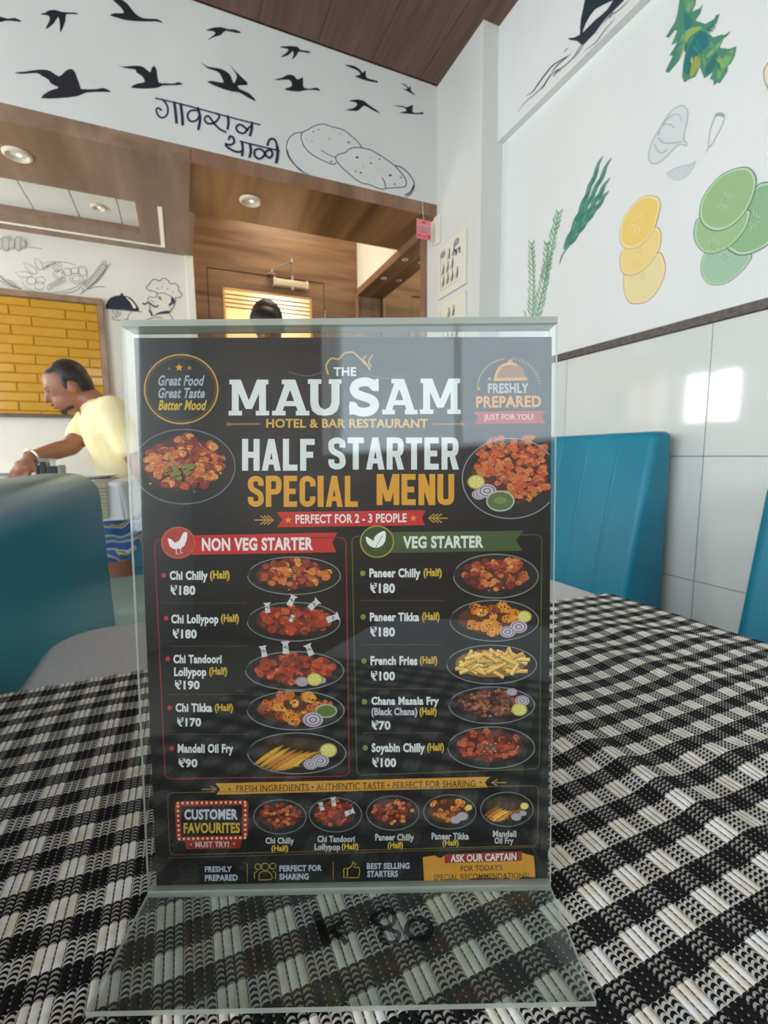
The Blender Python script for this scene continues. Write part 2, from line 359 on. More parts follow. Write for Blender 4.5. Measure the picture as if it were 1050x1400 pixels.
MB().cyl((cm[0], YD-.035, zc+.048), tuple(a1+np.array([0, 0, -.01])), .005, n=8).build('closer_arm', M['metal'], dc, sm=True)
# passage side: mirror wall, wooden box with spots, white wall above it, post
zb2 = float(on(0, X1, 573, 327)[2])
MB().box((XM, YB+.14, 0), (XR+.2, YD+.08, ZC)).build('wall_passage', M['paint_warm']).__setitem__('kind', S)
MB().box((X1+.004, YS, ZB+.001), (XM+.0, YD, ZC)).build('wall_passage_upper', M['paint_warm']).__setitem__('kind', S)
bx = MB().box((X1, YB+.145, zb2), (XM-.006, YD-.0005, ZB-.0005)).build('trim_4', [M['wood_soffit'], M['wood_fascia']]); bx['kind'] = S
bx.data.polygons[5].material_index = 1
mi = MB().box((XM-.006, YB+.16, .3), (XM-.001, YD-.001, zb2-.0005)).build('mirror', M['mirror'])
tag(mi, 'tall wall mirror beside the wooden door, under a row of small spotlights', 'mirror')
for k, (x, y) in enumerate(((523, 380), (554, 355))):
    p = on(2, zb2, x, y); q = (X1+.045, float(p[1]), zb2)
    t = empty('spotlight', q, ['small unlit spotlight in the wooden box over the mirror, nearer the door', 'small unlit spotlight in the wooden box over the mirror, nearer the pink tag'][k], 'light', 'spotlights over the mirror')
    MB().lathe(q, [(.010, .002), (.012, -.003), (.017, -.004), (.019, -.0005)], 20).build('spotlight_rim', M['satin'], t, sm=True)
    MB().lathe(q, [(.0001, -.001), (.0105, -.001)], 20).build('spotlight_lens', M['blackplastic'], t)
px0 = on(1, YB+.11, 579, 380)[0]; px1 = on(1, YB+.11, 587.5, 380)[0]
MB().box((px0, YB+.10, 0), (px1-.002, YB+.145, ZB-.0005)).build('trim_5', M['wood_fascia']).__setitem__('kind', S)
pp = on(1, YD-.01, 488.5, 420)
MB().box((pp[0]-.01, YD-.02, 0), (pp[0]+.008, YD-.0005, zb2)).build('trim_6', M['wood_fascia']).__setitem__('kind', S)
# remaining walls with windows (behind and left of the camera)
def wallx(name, x0, x1, y0, y1, win, m=M['paint']):
    a, b_, z0, z1 = win; w = MB()
    w.box((x0, y0, 0), (x1, a, ZC)); w.box((x0, b_, 0), (x1, y1, ZC)); w.box((x0, a, 0), (x1, b_, z0)); w.box((x0, a, z1), (x1, b_, ZC))
    w.build(name, m)['kind'] = S
wallx('wall_left', -2.6, -2.45, -2.4, YB+.1, (-1.75, 1.45, .8, 2.3))
wallx('wall_left_kitchen', -1.9, -1.75, YB+.1, YCH, (2.5, 3.05, 1.16, 1.68))
MB().box((-2.6, YB+.1, 0), (-1.9, YB+.2, ZC)).build('wall_left_return', M['paint']).__setitem__('kind', S)
w = MB(); w.box((-2.6, -2.4, 0), (-1.3, -2.25, ZC)); w.box((1.1, -2.4, 0), (XR+.2, -2.25, ZC)); w.box((-1.3, -2.4, 0), (1.1, -2.25, 1.25)); w.box((-1.3, -2.4, 2.25), (1.1, -2.25, ZC))
w.build('wall_front', M['wood_wall'])['kind'] = S
def window(name, axis, c, a, b_, z0, z1, n):
    t = empty(name, (0, 0, 0), kind=S); f_ = MB(); s_ = .04
    def bx_(u0, u1, w0, w1):
        if axis == 0: f_.box((c-.02, u0, w0), (c+.02, u1, w1))
        else: f_.box((u0, c-.02, w0), (u1, c+.02, w1))
    bx_(a, b_, z0, z0+s_); bx_(a, b_, z1-s_, z1)
    for i in range(n+1):
        u = a+(b_-a-s_)*i/n; bx_(u, u+s_, z0+s_, z1-s_)
    f_.build('window_frame', M['white_plastic'], t)
    g_ = MB()
    if axis == 0: g_.box((c-.003, a+s_, z0+s_), (c+.003, b_-s_, z1-s_))
    else: g_.box((a+s_, c-.003, z0+s_), (b_-s_, c+.003, z1-s_))
    g_.build('window_pane', M['glass'], t)
window('window_1', 0, -2.52, -1.75, 1.45, .8, 2.3, 3)
window('window_2', 1, -2.33, -1.3, 1.1, 1.25, 2.25, 3)
window('window_3', 0, -1.82, 2.5, 3.05, 1.16, 1.68, 2)
# downlights
def downlight(p, label, rad=.045, lit=True):
    t = empty('ceiling_light', p, label, 'light')
    MB().lathe(p, [(rad*.62, .004), (rad*.66, -.006), (rad*.82, -.011), (rad*.98, -.006), (rad, -.0005)], 36).build('light_rim', M['rim'], t, sm=True)
    MB().lathe(p, [(.0001, -.003), (rad*.3, -.003), (rad*.4, -.001), (rad*.64, -.002)], 36).build('light_lens', M['white_plastic'], t, sm=True)
    MB().lathe((p[0]+rad*.12, p[1], p[2]), [(.0001, -.0055), (rad*.16, -.005), (rad*.2, -.003)], 20).build('light_bulb', M['lamp'], t, sm=True)
for (x, y, l) in ((23.5, 210.5, 'round cream downlight in the wooden beam at the far left edge'), (342.5, 274, 'round cream downlight in the wooden beam above the door')):
    p = on(2, ZB, x, y); downlight((float(p[0]), float(p[1]), ZB), l, .05)
p = on(2, ZP, 134.5, 282.5); downlight((float(p[0]), float(p[1]), ZP), 'small round white downlight in the white ceiling panels at the left', .034)
# yellow brick panel on the chef wall
def PC(x, y): p = on(1, YCH, x, y); return float(p[0]), float(p[2])
fx1, fz1 = PC(141.3, 410.8); _, fz0 = PC(60, 568.5); fx0 = -1.55
bw = empty('brick_panel', (fx1, YCH, fz0), 'framed panel of glossy mustard yellow bricks on the wall behind the man in yellow', 'wall panel')
fw = .030
MB().box((fx0, YCH-.03, fz1-fw), (fx1, YCH-.0005, fz1)).build('panel_frame', M['wood_left'], bw, bevel=.002)
MB().box((fx1-fw, YCH-.03, fz0), (fx1, YCH-.0005, fz1-fw-.0005)).build('panel_frame', M['wood_left'], bw, bevel=.002)
MB().box((fx0, YCH-.03, fz0-.008), (fx1-fw, YCH-.0005, fz0+.004)).build('panel_frame', M['trim'], bw, bevel=.002)
MB().box((fx0, YCH-.004, fz0+.004), (fx1-fw, YCH-.0006, fz1-fw)).build('panel_backing', M['brick_groove'], bw)
BH, BL = .0498, .25
bcache = {}
zt = fz1-fw-.012
_, zr = PC(60, 473.5)
r_ = 0; z1 = zr
while z1+BH < fz1-fw: z1 += BH
random.seed(4)
xref, _ = PC(107, 470)
row = 0
ztop = z1+BH
while ztop > fz0+.004:
    a1 = min(ztop, fz1-fw-.001); a0 = max(ztop-BH, fz0+.005)
    if a1-a0 > .006:
        off = (row % 2)*BL/2
        x = fx1-fw-.001; first = (BL*.62 if row % 2 else BL*.24)
        first += 0
        while x > fx0+.01:
            w_ = first if first else BL; first = 0
            xl = max(x-w_, fx0)
            key = (round(x-xl, 4), round(a1-a0, 4))
            if key not in bcache:
                wd_, hh_ = x-xl, a1-a0; bv = min(.005, hh_*.3)
                v = [(0.0008, 0, .0008), (wd_-.0008, 0, .0008), (wd_-.0008, 0, hh_-.0008), (.0008, 0, hh_-.0008), (bv, -.006, bv), (wd_-bv, -.006, bv), (wd_-bv, -.006, hh_-bv), (bv, -.006, hh_-bv)]
                me = MB().add(v, [(4, 5, 6, 7), (0, 1, 5, 4), (1, 2, 6, 5), (2, 3, 7, 6), (3, 0, 4, 7)]).mesh('brick'); me.materials.append(M['brick']); bcache[key] = me
            o = bpy.data.objects.new('brick', bcache[key]); COL.objects.link(o); o.parent = bw
            o.location = (xl-fx1, -.005, a0-fz0); x = xl
    ztop -= BH; row += 1
# ================================================================ MURALS (flat paint on the walls)
def tess(pts):
    from mathutils.geometry import tessellate_polygon
    return [tuple(t) for t in tessellate_polygon([[Vector((p[0], p[1], 0)) for p in pts]])]
def spline(pts, n=4, closed=False):
    P = [np.array(p, float) for p in pts]; out = []; m_ = len(P)
    rng = range(m_ if closed else m_-1)
    for i in rng:
        if closed: p0, p1, p2, p3 = P[(i-1) % m_], P[i], P[(i+1) % m_], P[(i+2) % m_]
        else: p0, p1, p2, p3 = P[max(i-1, 0)], P[i], P[i+1], P[min(i+2, m_-1)]
        for k in range(n):
            t = k/n; out.append(.5*((2*p1)+(-p0+p2)*t+(2*p0-5*p1+4*p2-p3)*t*t+(-p0+3*p1-3*p2+p3)*t**3))
    if not closed: out.append(P[-1])
    return out
class Mural:
    """shapes given where they stand on the flat wall, laid on it as paint"""
    def __init__(s, ax, v, sign, base=.0006, step=.00012):
        s.ax = ax; s.v = v; s.sg = sign; s.mb = MB(); s.off = base; s.step = step
    def P(s, x, y): p = on(s.ax, s.v, x, y); p = p.copy(); p[s.ax] += s.sg*s.off; return p
    def tr(s, o, sc, pts): return [(o[0]+p[0]/sc, o[1]+p[1]/sc) for p in pts]
    def fill(s, pts, col, o=(0, 0), sc=1, smooth_=3):
        q = s.tr(o, sc, pts)
        if smooth_: q = spline(q, smooth_, True)
        s.off += s.step
        s.mb.add([s.P(*p) for p in q], tess(q), lin(col)); return q
    def stroke(s, pts, w, col, o=(0, 0), sc=1, taper=False, closed=False, n=5):
        q = spline(s.tr(o, sc, pts), n, closed)
        if closed: q.append(q[0])
        w = w/2; vs = []; m_ = len(q)
        for i, p in enumerate(q):
            a = q[max(i-1, 0)]; b_ = q[min(i+1, m_-1)]; d = b_-a; l = np.hypot(*d) or 1; nn = np.array([-d[1], d[0]])/l
            ww = w*(math.sin(math.pi*min(max(i/(m_-1), .04), .96))**.5 if taper else 1)
            vs += [p+nn*ww, p-nn*ww]
        s.off += s.step
        s.mb.add([s.P(*p) for p in vs], [(2*i, 2*i+1, 2*i+3, 2*i+2) for i in range(m_-1)], lin(col))
    def dot(s, x, y, r, col, ry=None, o=(0, 0), sc=1, n=14):
        ry = ry or r; cx, cy = o[0]+x/sc, o[1]+y/sc; s.off += s.step
        q = [(cx+r*math.cos(t*2*math.pi/n), cy+ry*math.sin(t*2*math.pi/n)) for t in range(n)]
        s.mb.add([s.P(*p) for p in q], [tuple(range(n))], lin(col))
    def done(s, name, parent, label=None, m=None):
        o = s.mb.build(name, m or M['mural'], parent)
        if label: o['label'] = label
        s.mb = MB(); return o
BK = (26, 26, 34); NV = (34, 34, 70)
mu = Mural(1, YB, -1)
birds = [((0, 0), 5.25, [(105,520),(160,517),(240,505),(320,500),(370,515),(425,550),(470,510),(510,495),(540,520),(575,620),(590,640),(690,640),(745,632),(800,662),(740,660),(620,665),(560,690),(430,705),(295,705),(350,655),(410,635),(415,625),(365,600),(350,575),(300,545),(260,525),(150,532)]),
((0, 0), 5.25, [(290,100),(330,90),(350,75),(400,72),(440,85),(500,90),(540,92),(565,103),(530,103),(475,105),(470,150),(435,235),(430,190),(420,120),(385,170),(325,212),(355,150),(350,115),(310,108)]),
((150, 0), 5.25, [(-40,-60),(20,-30),(80,-5),(130,30),(180,95),(235,130),(300,135),(350,140),(382,168),(340,155),(240,155),(130,148),(60,130),(0,110),(40,95),(100,95),(80,55),(20,0)]),
((0, 0), 5.25, [(-60,110),(0,120),(60,135),(110,130),(160,158),(100,152),(40,150),(0,160),(-60,150)]),
((150, 0), 5.25, [(45,458),(90,478),(180,472),(240,480),(290,520),(300,490),(322,475),(338,510),(350,590),(400,598),(460,600),(490,590),(525,605),(480,612),(380,615),(340,632),(240,637),(150,628),(200,600),(250,590),(235,550),(190,520),(185,500),(100,487)]),
((150, 0), 5.25, [(690,218),(740,200),(800,195),(850,210),(900,212),(945,235),(905,237),(830,222),(800,250),(740,270),(695,293),(750,250),(755,230),(720,222)]),
((150, 0), 5.25, [(650,440),(700,478),(780,490),(840,515),(870,550),(890,600),(910,560),(905,530),(850,450),(900,510),(985,590),(980,612),(920,615),(935,640),(1000,670),(1055,730),(990,700),(930,665),(880,658),(800,635),(700,590),(740,582),(815,595),(805,560),(790,530),(760,510),(700,490)]),
((350, 40), 4.2, [(140,100),(200,97),(240,102),(255,120),(300,125),(312,137),(285,135),(245,130),(230,155),(205,175),(215,150),(210,125),(185,150),(140,160),(175,135),(185,115),(150,108)]),
((350, 40), 4.2, [(105,290),(150,278),(180,262),(215,265),(240,290),(268,275),(270,310),(275,335),(310,342),(350,335),(370,355),(340,350),(290,350),(250,358),(200,355),(160,345),(200,330),(205,310),(185,290),(130,293)]),
((350, 40), 4.2, [(508,205),(560,210),(595,230),(612,250),(630,235),(632,275),(660,288),(690,295),(700,307),(650,300),(600,285),(568,268),(598,262),(585,240),(545,222)]),
((350, 40), 4.2, [(828,310),(860,318),(875,338),(888,325),(888,350),(905,368),(915,382),(880,362),(842,342),(868,345),(858,325)]),
((350, 40), 4.2, [(532,412),(580,403),(620,412),(650,437),(690,462),(712,483),(670,465),(625,440),(605,450),(580,470),(510,463),(555,455),(580,435),(570,420)]),
((350, 40), 4.2, [(785,438),(840,440),(865,448),(900,435),(898,465),(905,478),(940,480),(955,475),(960,488),(900,488),(820,480),(862,470),(850,450)])]
for o_, sc, pts in birds:
    mu.off = .0006; mu.fill(pts, BK, o_, sc, 2); mu.done('painted_bird', wb)
D = (200, 120); s5 = 5.25; mu.off = .0006
for w_, st in ((2.2, [(62,75),(250,118),(500,185),(660,228),(820,267)]), (2.6, [(112,80),(150,130),(152,185),(125,215),(90,205),(72,165),(85,145),(112,165)]), (4, [(200,100),(210,180),(218,258)]), (4, [(246,112),(256,190),(262,272)]),
        (2.8, [(372,165),(320,165),(295,200),(315,240),(360,235),(382,195)]), (3.6, [(368,140),(386,220),(372,305)]), (2.8, [(495,182),(525,205),(492,250),(440,258),(418,225),(445,205),(490,262),(530,300),(575,322)]), (3.6, [(582,198),(590,250),(582,302)]),
        (2.8, [(752,275),(725,300),(700,328),(660,318),(645,285),(672,265),(712,290),(730,312)]), (3.6, [(755,245),(758,290),(742,350)]),
        (3, [(590,378),(600,350),(625,362),(628,395),(600,412),(568,405),(590,435),(650,462),(690,455)]), (3.4, [(684,385),(692,440),(686,495)]), (2.2, [(670,385),(800,418),(960,455)]), (3.6, [(742,400),(750,455),(738,505)]),
        (3, [(812,440),(780,450),(778,490),(810,512),(842,492),(860,458),(890,450),(905,478),(885,505),(858,488),(838,455),(812,440)]), (3, [(868,420),(880,380),(908,368),(932,395),(938,450)]), (4.2, [(938,420),(942,480),(930,545)])):
    mu.stroke(st, w_, NV, D, s5)
mu.done('painted_lettering', wb, 'dark blue hand-painted Devanagari lettering')
D = (380, 150); s4 = 4.77; G_ = (72, 72, 84); mu.off = .0006
for w_, st in ((1.1, [(155,148),(110,155),(70,190),(55,245),(65,300),(100,350),(150,400),(200,420)]), (1.6, [(58,260),(75,310),(115,365),(170,412)]), (1.1, [(155,150),(150,180),(165,230),(200,275),(250,310),(310,340),(360,358),(380,345)]),
        (1.1, [(155,150),(200,128),(240,105),(295,95),(350,112),(420,130),(470,165),(520,210),(550,250)]), (1.1, [(380,330),(375,310),(400,290),(435,282),(470,255),(520,247),(600,262),(660,295),(720,335),(765,370),(800,410),(830,450),(835,490),(820,505),(760,510),(700,515),(680,520),(640,508),(590,487),(550,480),(500,450),(460,415),(410,370),(380,330)]),
        (1, [(678,445),(695,475),(703,515)]), (1.2, [(765,365),(810,380),(850,415),(880,460),(888,500),(870,545),(835,568)]), (1.6, [(886,490),(862,538),(825,558)]), (.8, [(280,265),(330,295),(372,312)])):
    mu.stroke(st, w_, G_, D, s4)
for x, y, r in ((230,145,1.2),(265,132,1),(185,197,.8),(220,208,.8),(335,192,1),(400,155,.8),(460,215,1.6),(515,313,2),(605,318,.8),(660,325,1.3),(605,352,1.3),(555,372,.8),(540,413,1.5),(505,405,1),(730,430,2.1),(760,488,1.2),(800,445,1.1),(345,342,1.4)):
    mu.dot(x, y, r, G_, r*.7, D, s4)
mu.done('painted_flatbreads', wb, 'line drawing of two flatbreads on a plate')
# --- chef wall
mu = Mural(1, YCH, -1); D = (130, 360); s7 = 7.5; mu.off = .0006; C_ = (58, 58, 84); WH = (236, 232, 220)
mu.fill([(115,460),(120,410),(150,360),(200,335),(255,328),(262,312),(275,305),(290,315),(296,332),(350,345),(400,390),(435,440),(448,490),(300,475)], (36, 36, 56), D, s7, 2)
mu.fill([(312,345),(350,365),(395,410),(420,455),(395,462),(375,420),(345,380)], WH, D, s7, 2)
for w_, st in ((1, [(85,462),(280,480),(482,498)]), (.8, [(195,480),(180,500),(230,548),(180,552),(190,575),(240,585),(300,582),(335,560),(345,525),(382,500)]), (.8, [(210,490),(235,520),(260,540)]), (.8, [(225,488),(250,510),(275,520)]), (.7, [(265,600),(300,585),(345,575)]),
        (.8, [(635,345),(600,350),(560,345),(540,365),(545,395),(565,405)]), (.9, [(635,345),(630,300),(590,285),(545,275),(527,240),(555,215),(580,175),(620,165),(658,182),(700,155),(745,170),(772,210),(820,208),(855,240),(858,285),(888,315),(870,350),(830,350)]), (.8, [(635,310),(700,305),(750,325),(800,355),(815,390)]),
        (2.2, [(487,410),(510,420),(545,400)]), (2.2, [(550,402),(585,430),(625,448),(650,430)]), (1, [(555,425),(560,450),(565,480)]), (2.6, [(552,482),(572,505),(585,540)]), (.8, [(648,340),(665,355),(688,380)]), (.8, [(660,345),(680,352)]), (1.6, [(655,362),(672,368)]),
        (.8, [(765,450),(785,420),(808,415),(810,440),(790,470),(765,480)]), (.8, [(760,520),(785,550),(800,580)]), (.8, [(520,580),(590,562),(650,555),(695,572)]), (.8, [(570,385),(590,390),(600,400)]), (.8, [(632,250),(650,265)]), (.8, [(685,235),(688,250)]), (.8, [(745,255),(742,275)]), (.8, [(800,295),(790,305)]), (.7, [(825,350),(820,410),(790,470),(770,495)])):
    mu.stroke(st, w_, C_, D, s7)
mu.fill([(600,540),(640,510),(700,492),(770,488),(760,515),(690,520),(630,530),(592,548)], C_, D, s7, 2)
mu.fill([(782,345),(815,380),(818,405),(795,410),(762,435),(748,425),(780,400)], C_, D, s7, 2)
mu.done('painted_chef', wc, 'line drawing of a moustached chef holding a dark serving dome')
D = (0, 310); s6 = 6.5625; mu.off = .0006; GL = (138, 142, 138)
def ring(cx, cy, rx, ry, w_, col, k=10): mu.stroke([(cx+rx*math.cos(i*2*math.pi/k), cy+ry*math.sin(i*2*math.pi/k)) for i in range(k)], w_, col, D, s6, closed=True, n=3)
for a in ((280,485,40,35),(365,480,40,32),(355,530,42,38),(515,360,40,38),(530,430,52,42),(605,405,38,32),(670,395,40,28),(685,465,58,48),(685,465,35,28),(740,400,40,45),(530,430,30,28),(515,360,18,16)): ring(*a, .7, GL)
for w_, st in ((.8, [(190,465),(230,540),(330,585),(500,590),(640,560),(740,500),(785,440),(760,390),(690,350)]), (.7, [(380,330),(460,315),(560,318),(650,335),(690,352)]), (.8, [(210,322),(240,380),(290,420),(330,420),(320,380),(270,345),(210,322)]), (.9, [(312,282),(320,340),(350,385),(380,380),(380,340),(350,300),(312,282)]),
        (.7, [(135,412),(180,450),(240,455),(290,440),(230,405),(135,412)]), (.8, [(235,182),(310,190),(380,200)]), (1.6, [(730,600),(790,550),(860,500),(920,430),(950,370),(945,300)]), (1.2, [(790,560),(860,540),(940,542)]), (.8, [(560,600),(680,575),(780,480)]),
        (1.8, [(0,440),(50,490),(120,530),(190,560)]), (1, [(0,480),(60,520),(150,552)]), (1, [(60,480),(100,490),(150,530)]), (1, [(720,610),(745,580),(735,550)])):
    mu.stroke(st, w_, GL, D, s6, taper=len(st) > 4)
for i in range(11):
    t = i/10; x = 780+170*t; y = 555-190*t**1.2
    mu.stroke([(x, y), (x-20-8*t, y-30), (x-22, y-62)], 1.1, GL, D, s6, True); mu.stroke([(x, y), (x+22, y-18), (x+42, y-34)], .8, GL, D, s6, True)
for i in range(7): ring(440+22*i, 545-12*i+(i > 3)*6, 14, 24, .6, GL, 7)
for i in range(6): mu.stroke([(405+14*i, 400-14*i), (395+16*i, 380-10*i), (430+14*i, 345-4*i)], .8, GL, D, s6)
for cx, w_, h_ in ((10, 26, 45), (55, 30, 62), (110, 26, 40), (165, 26, 60), (210, 22, 32)):
    mu.fill([(cx-w_, 150-h_*.8), (cx, 150-h_), (cx+w_, 150-h_*.7), (cx+w_*.9, 160+h_*.7), (cx, 165+h_), (cx-w_*.9, 160+h_*.8)], (196, 196, 184), D, s6, 2); ring(cx, 158, w_, h_, .7, (120, 124, 122), 8)
mu.done('painted_food_bowl', wc, 'grey pencil drawing of a food platter between herb sprigs and a skewer')
# --- right wall, upper part: sailing ship
mu = Mural(0, XU, -1); D = (680, 0); s4 = 4.773
mu.fill([(460,250),(480,262),(520,268),(550,292),(570,285),(600,255),(650,200),(700,130),(760,70),(830,0),(880,-70),(800,-60),(720,60),(640,130),(560,210),(540,225),(500,245)], (46, 44, 60), D, s4, 2)
mu.fill([(572,-5),(560,60),(545,130),(540,222),(556,214),(580,150),(640,60),(750,5),(800,-40),(700,-100),(590,-90)], (28, 44, 54), D, s4, 2)
for w_, st in ((1.8, [(190,625),(230,600),(270,545),(310,490),(360,430),(420,390),(480,355)]), (1.2, [(135,730),(180,670),(240,620),(300,560),(340,500),(380,465),(440,430),(500,370),(550,290),(600,240),(660,210)]), (1, [(500,385),(540,330),(580,265),(620,235)]), (1, [(570,330),(640,280),(700,200),(770,120)]),
        (1.2, [(690,155),(740,100),(790,70),(860,5)]), (.8, [(290,590),(330,520),(360,480)]), (1.4, [(365,500),(390,470),(420,455)]), (.8, [(435,345),(450,325),(468,312)]), (1.2, [(355,470),(400,420),(470,362)]), (1.2, [(735,120),(745,100),(755,80)])):
    mu.stroke(st, w_, (52, 56, 78), D, s4, True)
mu.done('painted_ship', wu, 'dark painted sailing ship on sketched waves')
# --- right wall, lower part: vegetables
mu = Mural(0, XR, -1)
random.seed(2)
def sprig(base, tip, leaves, ll, col, col2, wd_=1.6, sp=.45):
    b_ = np.array(base, float); t_ = np.array(tip, float); d = t_-b_; L_ = np.hypot(*d); u = d/L_; nn = np.array([-u[1], u[0]])
    mu.stroke([b_, (b_+t_)/2+nn*2, t_], 1.6, col2)
    for i in range(leaves):
        t = (i+.5)/leaves
        for sg in (-1, 1):
            p = b_+d*t; l = ll*(1-.35*t)*random.uniform(.8, 1.15); q = p+u*l*.85+nn*sg*l*sp
            mu.off -= mu.step*.9
            mu.stroke([p, (p+q)/2+nn*sg*l*.08, q], wd_, col if random.random() < .6 else col2, taper=True, n=3)
    mu.off += .0002
LG = (142, 184, 150); MG = (112, 162, 134); DG = (52, 124, 104)
sprig((728, 436), (727, 332), 15, 13, LG, (118, 160, 122), 1.9)
sprig((733, 436), (764, 290), 20, 15, LG, (112, 158, 122), 2.1)
sprig((745, 388), (748, 332), 7, 12, MG, (118, 160, 122), 1.7)
for a in ((716,424,719,436), (742,426,735,437), (724,428,729,438)): mu.stroke([(a[0], a[1]), ((a[0]+a[2])/2+1, (a[1]+a[3])/2-2), (a[2], a[3])], 1.3, LG)
mu.done('painted_rosemary', wr, 'pale green painted rosemary sprigs')
mu.off = .0008
for tip in ((831, 226), (820, 224), (829, 252), (828, 268)):
    b0 = np.array((770, 346)); t0 = np.array(tip, float); d = t0-b0; nn = np.array([-d[1], d[0]])/np.hypot(*d)
    for k in range(9):
        p = b0+d*(.05+k*.1); q = p+d*.17; mu.off -= mu.step*.6
        q = p+d*.24; mu.stroke([p, (p+q)/2+nn*(.7 if k % 2 else -.7), q], 4.6-.32*k, DG if k % 2 else (92, 152, 130), taper=True, n=3); mu.off -= mu.step*.6; mu.stroke([p+nn*(1.5 if k % 2 else -1.5), p+d*.10+nn*(2.6 if k % 2 else -2.6), p+d*.2+nn*(1.4 if k % 2 else -1.4)], 2.4-.15*k, (72, 136, 116), taper=True, n=3)
mu.stroke([(766, 361), (769, 350), (774, 342)], 1.4, (110, 140, 128), taper=True)
mu.done('painted_herb_sprig', wr, 'dark green painted herb sprig')
D = (830, 220); s4 = 4.773; mu.off = .0008
lem = [([(110,745),(108,800),(115,870),(145,925),(200,935),(270,915),(330,850),(370,770),(385,690),(370,630),(340,595),(240,640),(140,700)], (232, 216, 160), (206, 140, 84), (235,755)),
       ([(120,570),(90,610),(86,690),(110,740),(160,748),(230,720),(300,650),(345,570),(357,490),(350,455),(325,430),(220,480)], (236, 210, 134), (200, 150, 86), (210,585)),
       ([(345,330),(352,280),(335,240),(290,225),(240,235),(190,270),(130,340),(95,420),(85,490),(95,545),(130,575),(190,570),(250,530),(310,450)], (236, 204, 112), (222, 176, 96), (208,400))]
def slice_(pts, c, rim, ctr, pip, lightrim):
    q = [np.array(p, float) for p in pts]; cc = sum(q)/len(q)
    mu.fill(pts, rim, D, s4); mu.fill([cc+(p-cc)*.965 for p in q], lightrim, D, s4); mu.fill([cc+(p-cc)*.90 for p in q], c, D, s4)
    for i in range(8):
        a = i*math.pi/4+.3; r = np.array([math.cos(a)*60-math.sin(a)*20, math.sin(a)*95])
        mu.off -= mu.step*.7
        mu.stroke([np.array(ctr)+r*.15, np.array(ctr)+r*random.uniform(.5, 1.0)], .9, lightrim, D, s4, True, n=2)
    for i in range(7):
        a = i*.9; mu.off -= mu.step*.7
        mu.dot(ctr[0]+16*math.cos(a), ctr[1]+20*math.sin(a), .9, pip, .6, D, s4, 6)
for pts, c, rim, ctr in lem: slice_(pts, c, rim, ctr, (204, 176, 104), (240, 224, 176))
mu.done('painted_lemon_slices', wr, 'three stacked yellow painted lemon slices')
mu.off = .0008
lim = [([(632,610),(612,690),(620,750),(660,800),(720,812),(790,795),(850,750),(910,690),(945,610),(820,560),(700,570)], (160, 194, 162), (96, 136, 122), (770,630)),
       ([(980,160),(1050,135),(1110,130),(1180,200),(1190,300),(1120,450),(1050,550),(950,605),(870,620),(820,600),(785,570),(800,480),(880,300)], (142, 180, 136), (82, 126, 106), (965,385)),
       ([(607,370),(575,420),(570,500),(595,560),(640,600),(700,605),(780,575),(850,520),(910,440),(935,370),(930,320),(780,300)], (156, 190, 140), (82, 132, 104), (700,560)),
       ([(975,100),(940,50),(900,40),(840,50),(760,85),(690,150),(640,220),(610,300),(610,380),(640,430),(700,460),(760,455),(830,420),(900,350),(950,260),(977,170)], (152, 186, 134), (92, 136, 108), (782,262))]
for pts, c, rim, ctr in lim: slice_(pts, c, rim, ctr, (100, 132, 96), (188, 212, 178))
mu.done('painted_lime_slices', wr, 'four overlapping green painted lime slices')
D = (870, 120); s5 = 5.833; GG = (178, 184, 184); mu.off = .0008
mu.fill([(360,145),(300,170),(240,240),(180,340),(120,450),(100,540),(115,595),(150,605),(200,585),(270,520),(330,460),(375,455),(385,350),(405,270),(410,190),(385,145)], (214, 220, 218), D, s5)
for w_, st in ((1.6, [(385,150),(360,142),(300,170),(240,240),(180,340),(120,450),(100,540),(115,595),(150,605),(200,585),(270,520),(330,460),(375,455),(400,465),(400,435),(380,420),(385,350),(405,270),(410,190),(385,145)]), (1.6, [(360,270),(350,225),(300,215),(240,260),(210,310)]), (2, [(180,380),(200,310),(260,290),(310,320)]), (2, [(150,450),(170,500),(210,520),(250,490)]), (2, [(180,400),(220,440),(300,440),(360,432)])):
    mu.stroke(st, w_, GG, D, s5)
mu.stroke([(640,210),(610,280),(585,370),(580,460),(600,460),(650,370),(690,290),(705,225),(670,205),(640,210)], 1.2, GG, D, s5)
mu.fill([(628,230),(640,205),(670,198),(705,212),(700,235),(660,225)], (160, 168, 170), D, s5)
mu.stroke([(580,460),(570,490),(560,515)], 1, GG, D, s5)
mu.fill([(245,690),(300,650),(370,625),(430,615),(475,585),(450,650),(400,710),(340,735),(280,725)], (204, 210, 210), D, s5)
mu.stroke([(245,690),(300,650),(370,625),(430,615),(475,585)], 1.2, GG, D, s5); 
mu.done('painted_garlic', wr, 'faint grey painted garlic bulb and cloves')
D = (890, 0); s6 = 6.5625; mu.off = .0008
mu.fill([(265,-60),(410,-60),(400,40),(370,105),(440,75),(468,35),(445,120),(400,185),(490,215),(570,170),(580,140),(620,125),(590,210),(510,290),(560,335),(640,310),(660,315),(720,275),(690,320),(640,360),(620,430),(700,440),(770,415),(755,500),(720,570),(690,590),(690,640),(620,750),(600,740),(565,770),(560,720),(530,710),(555,650),(480,705),(470,680),(440,600),(400,690),(350,710),(300,740),(280,690),(290,580),(310,470),(300,450),(250,550),(160,655),(130,640),(170,560),(200,500),(165,500),(240,380),(185,405),(235,280),(220,270),(160,340),(135,330),(215,200),(240,120)], (78, 138, 112), D, s6, 0)
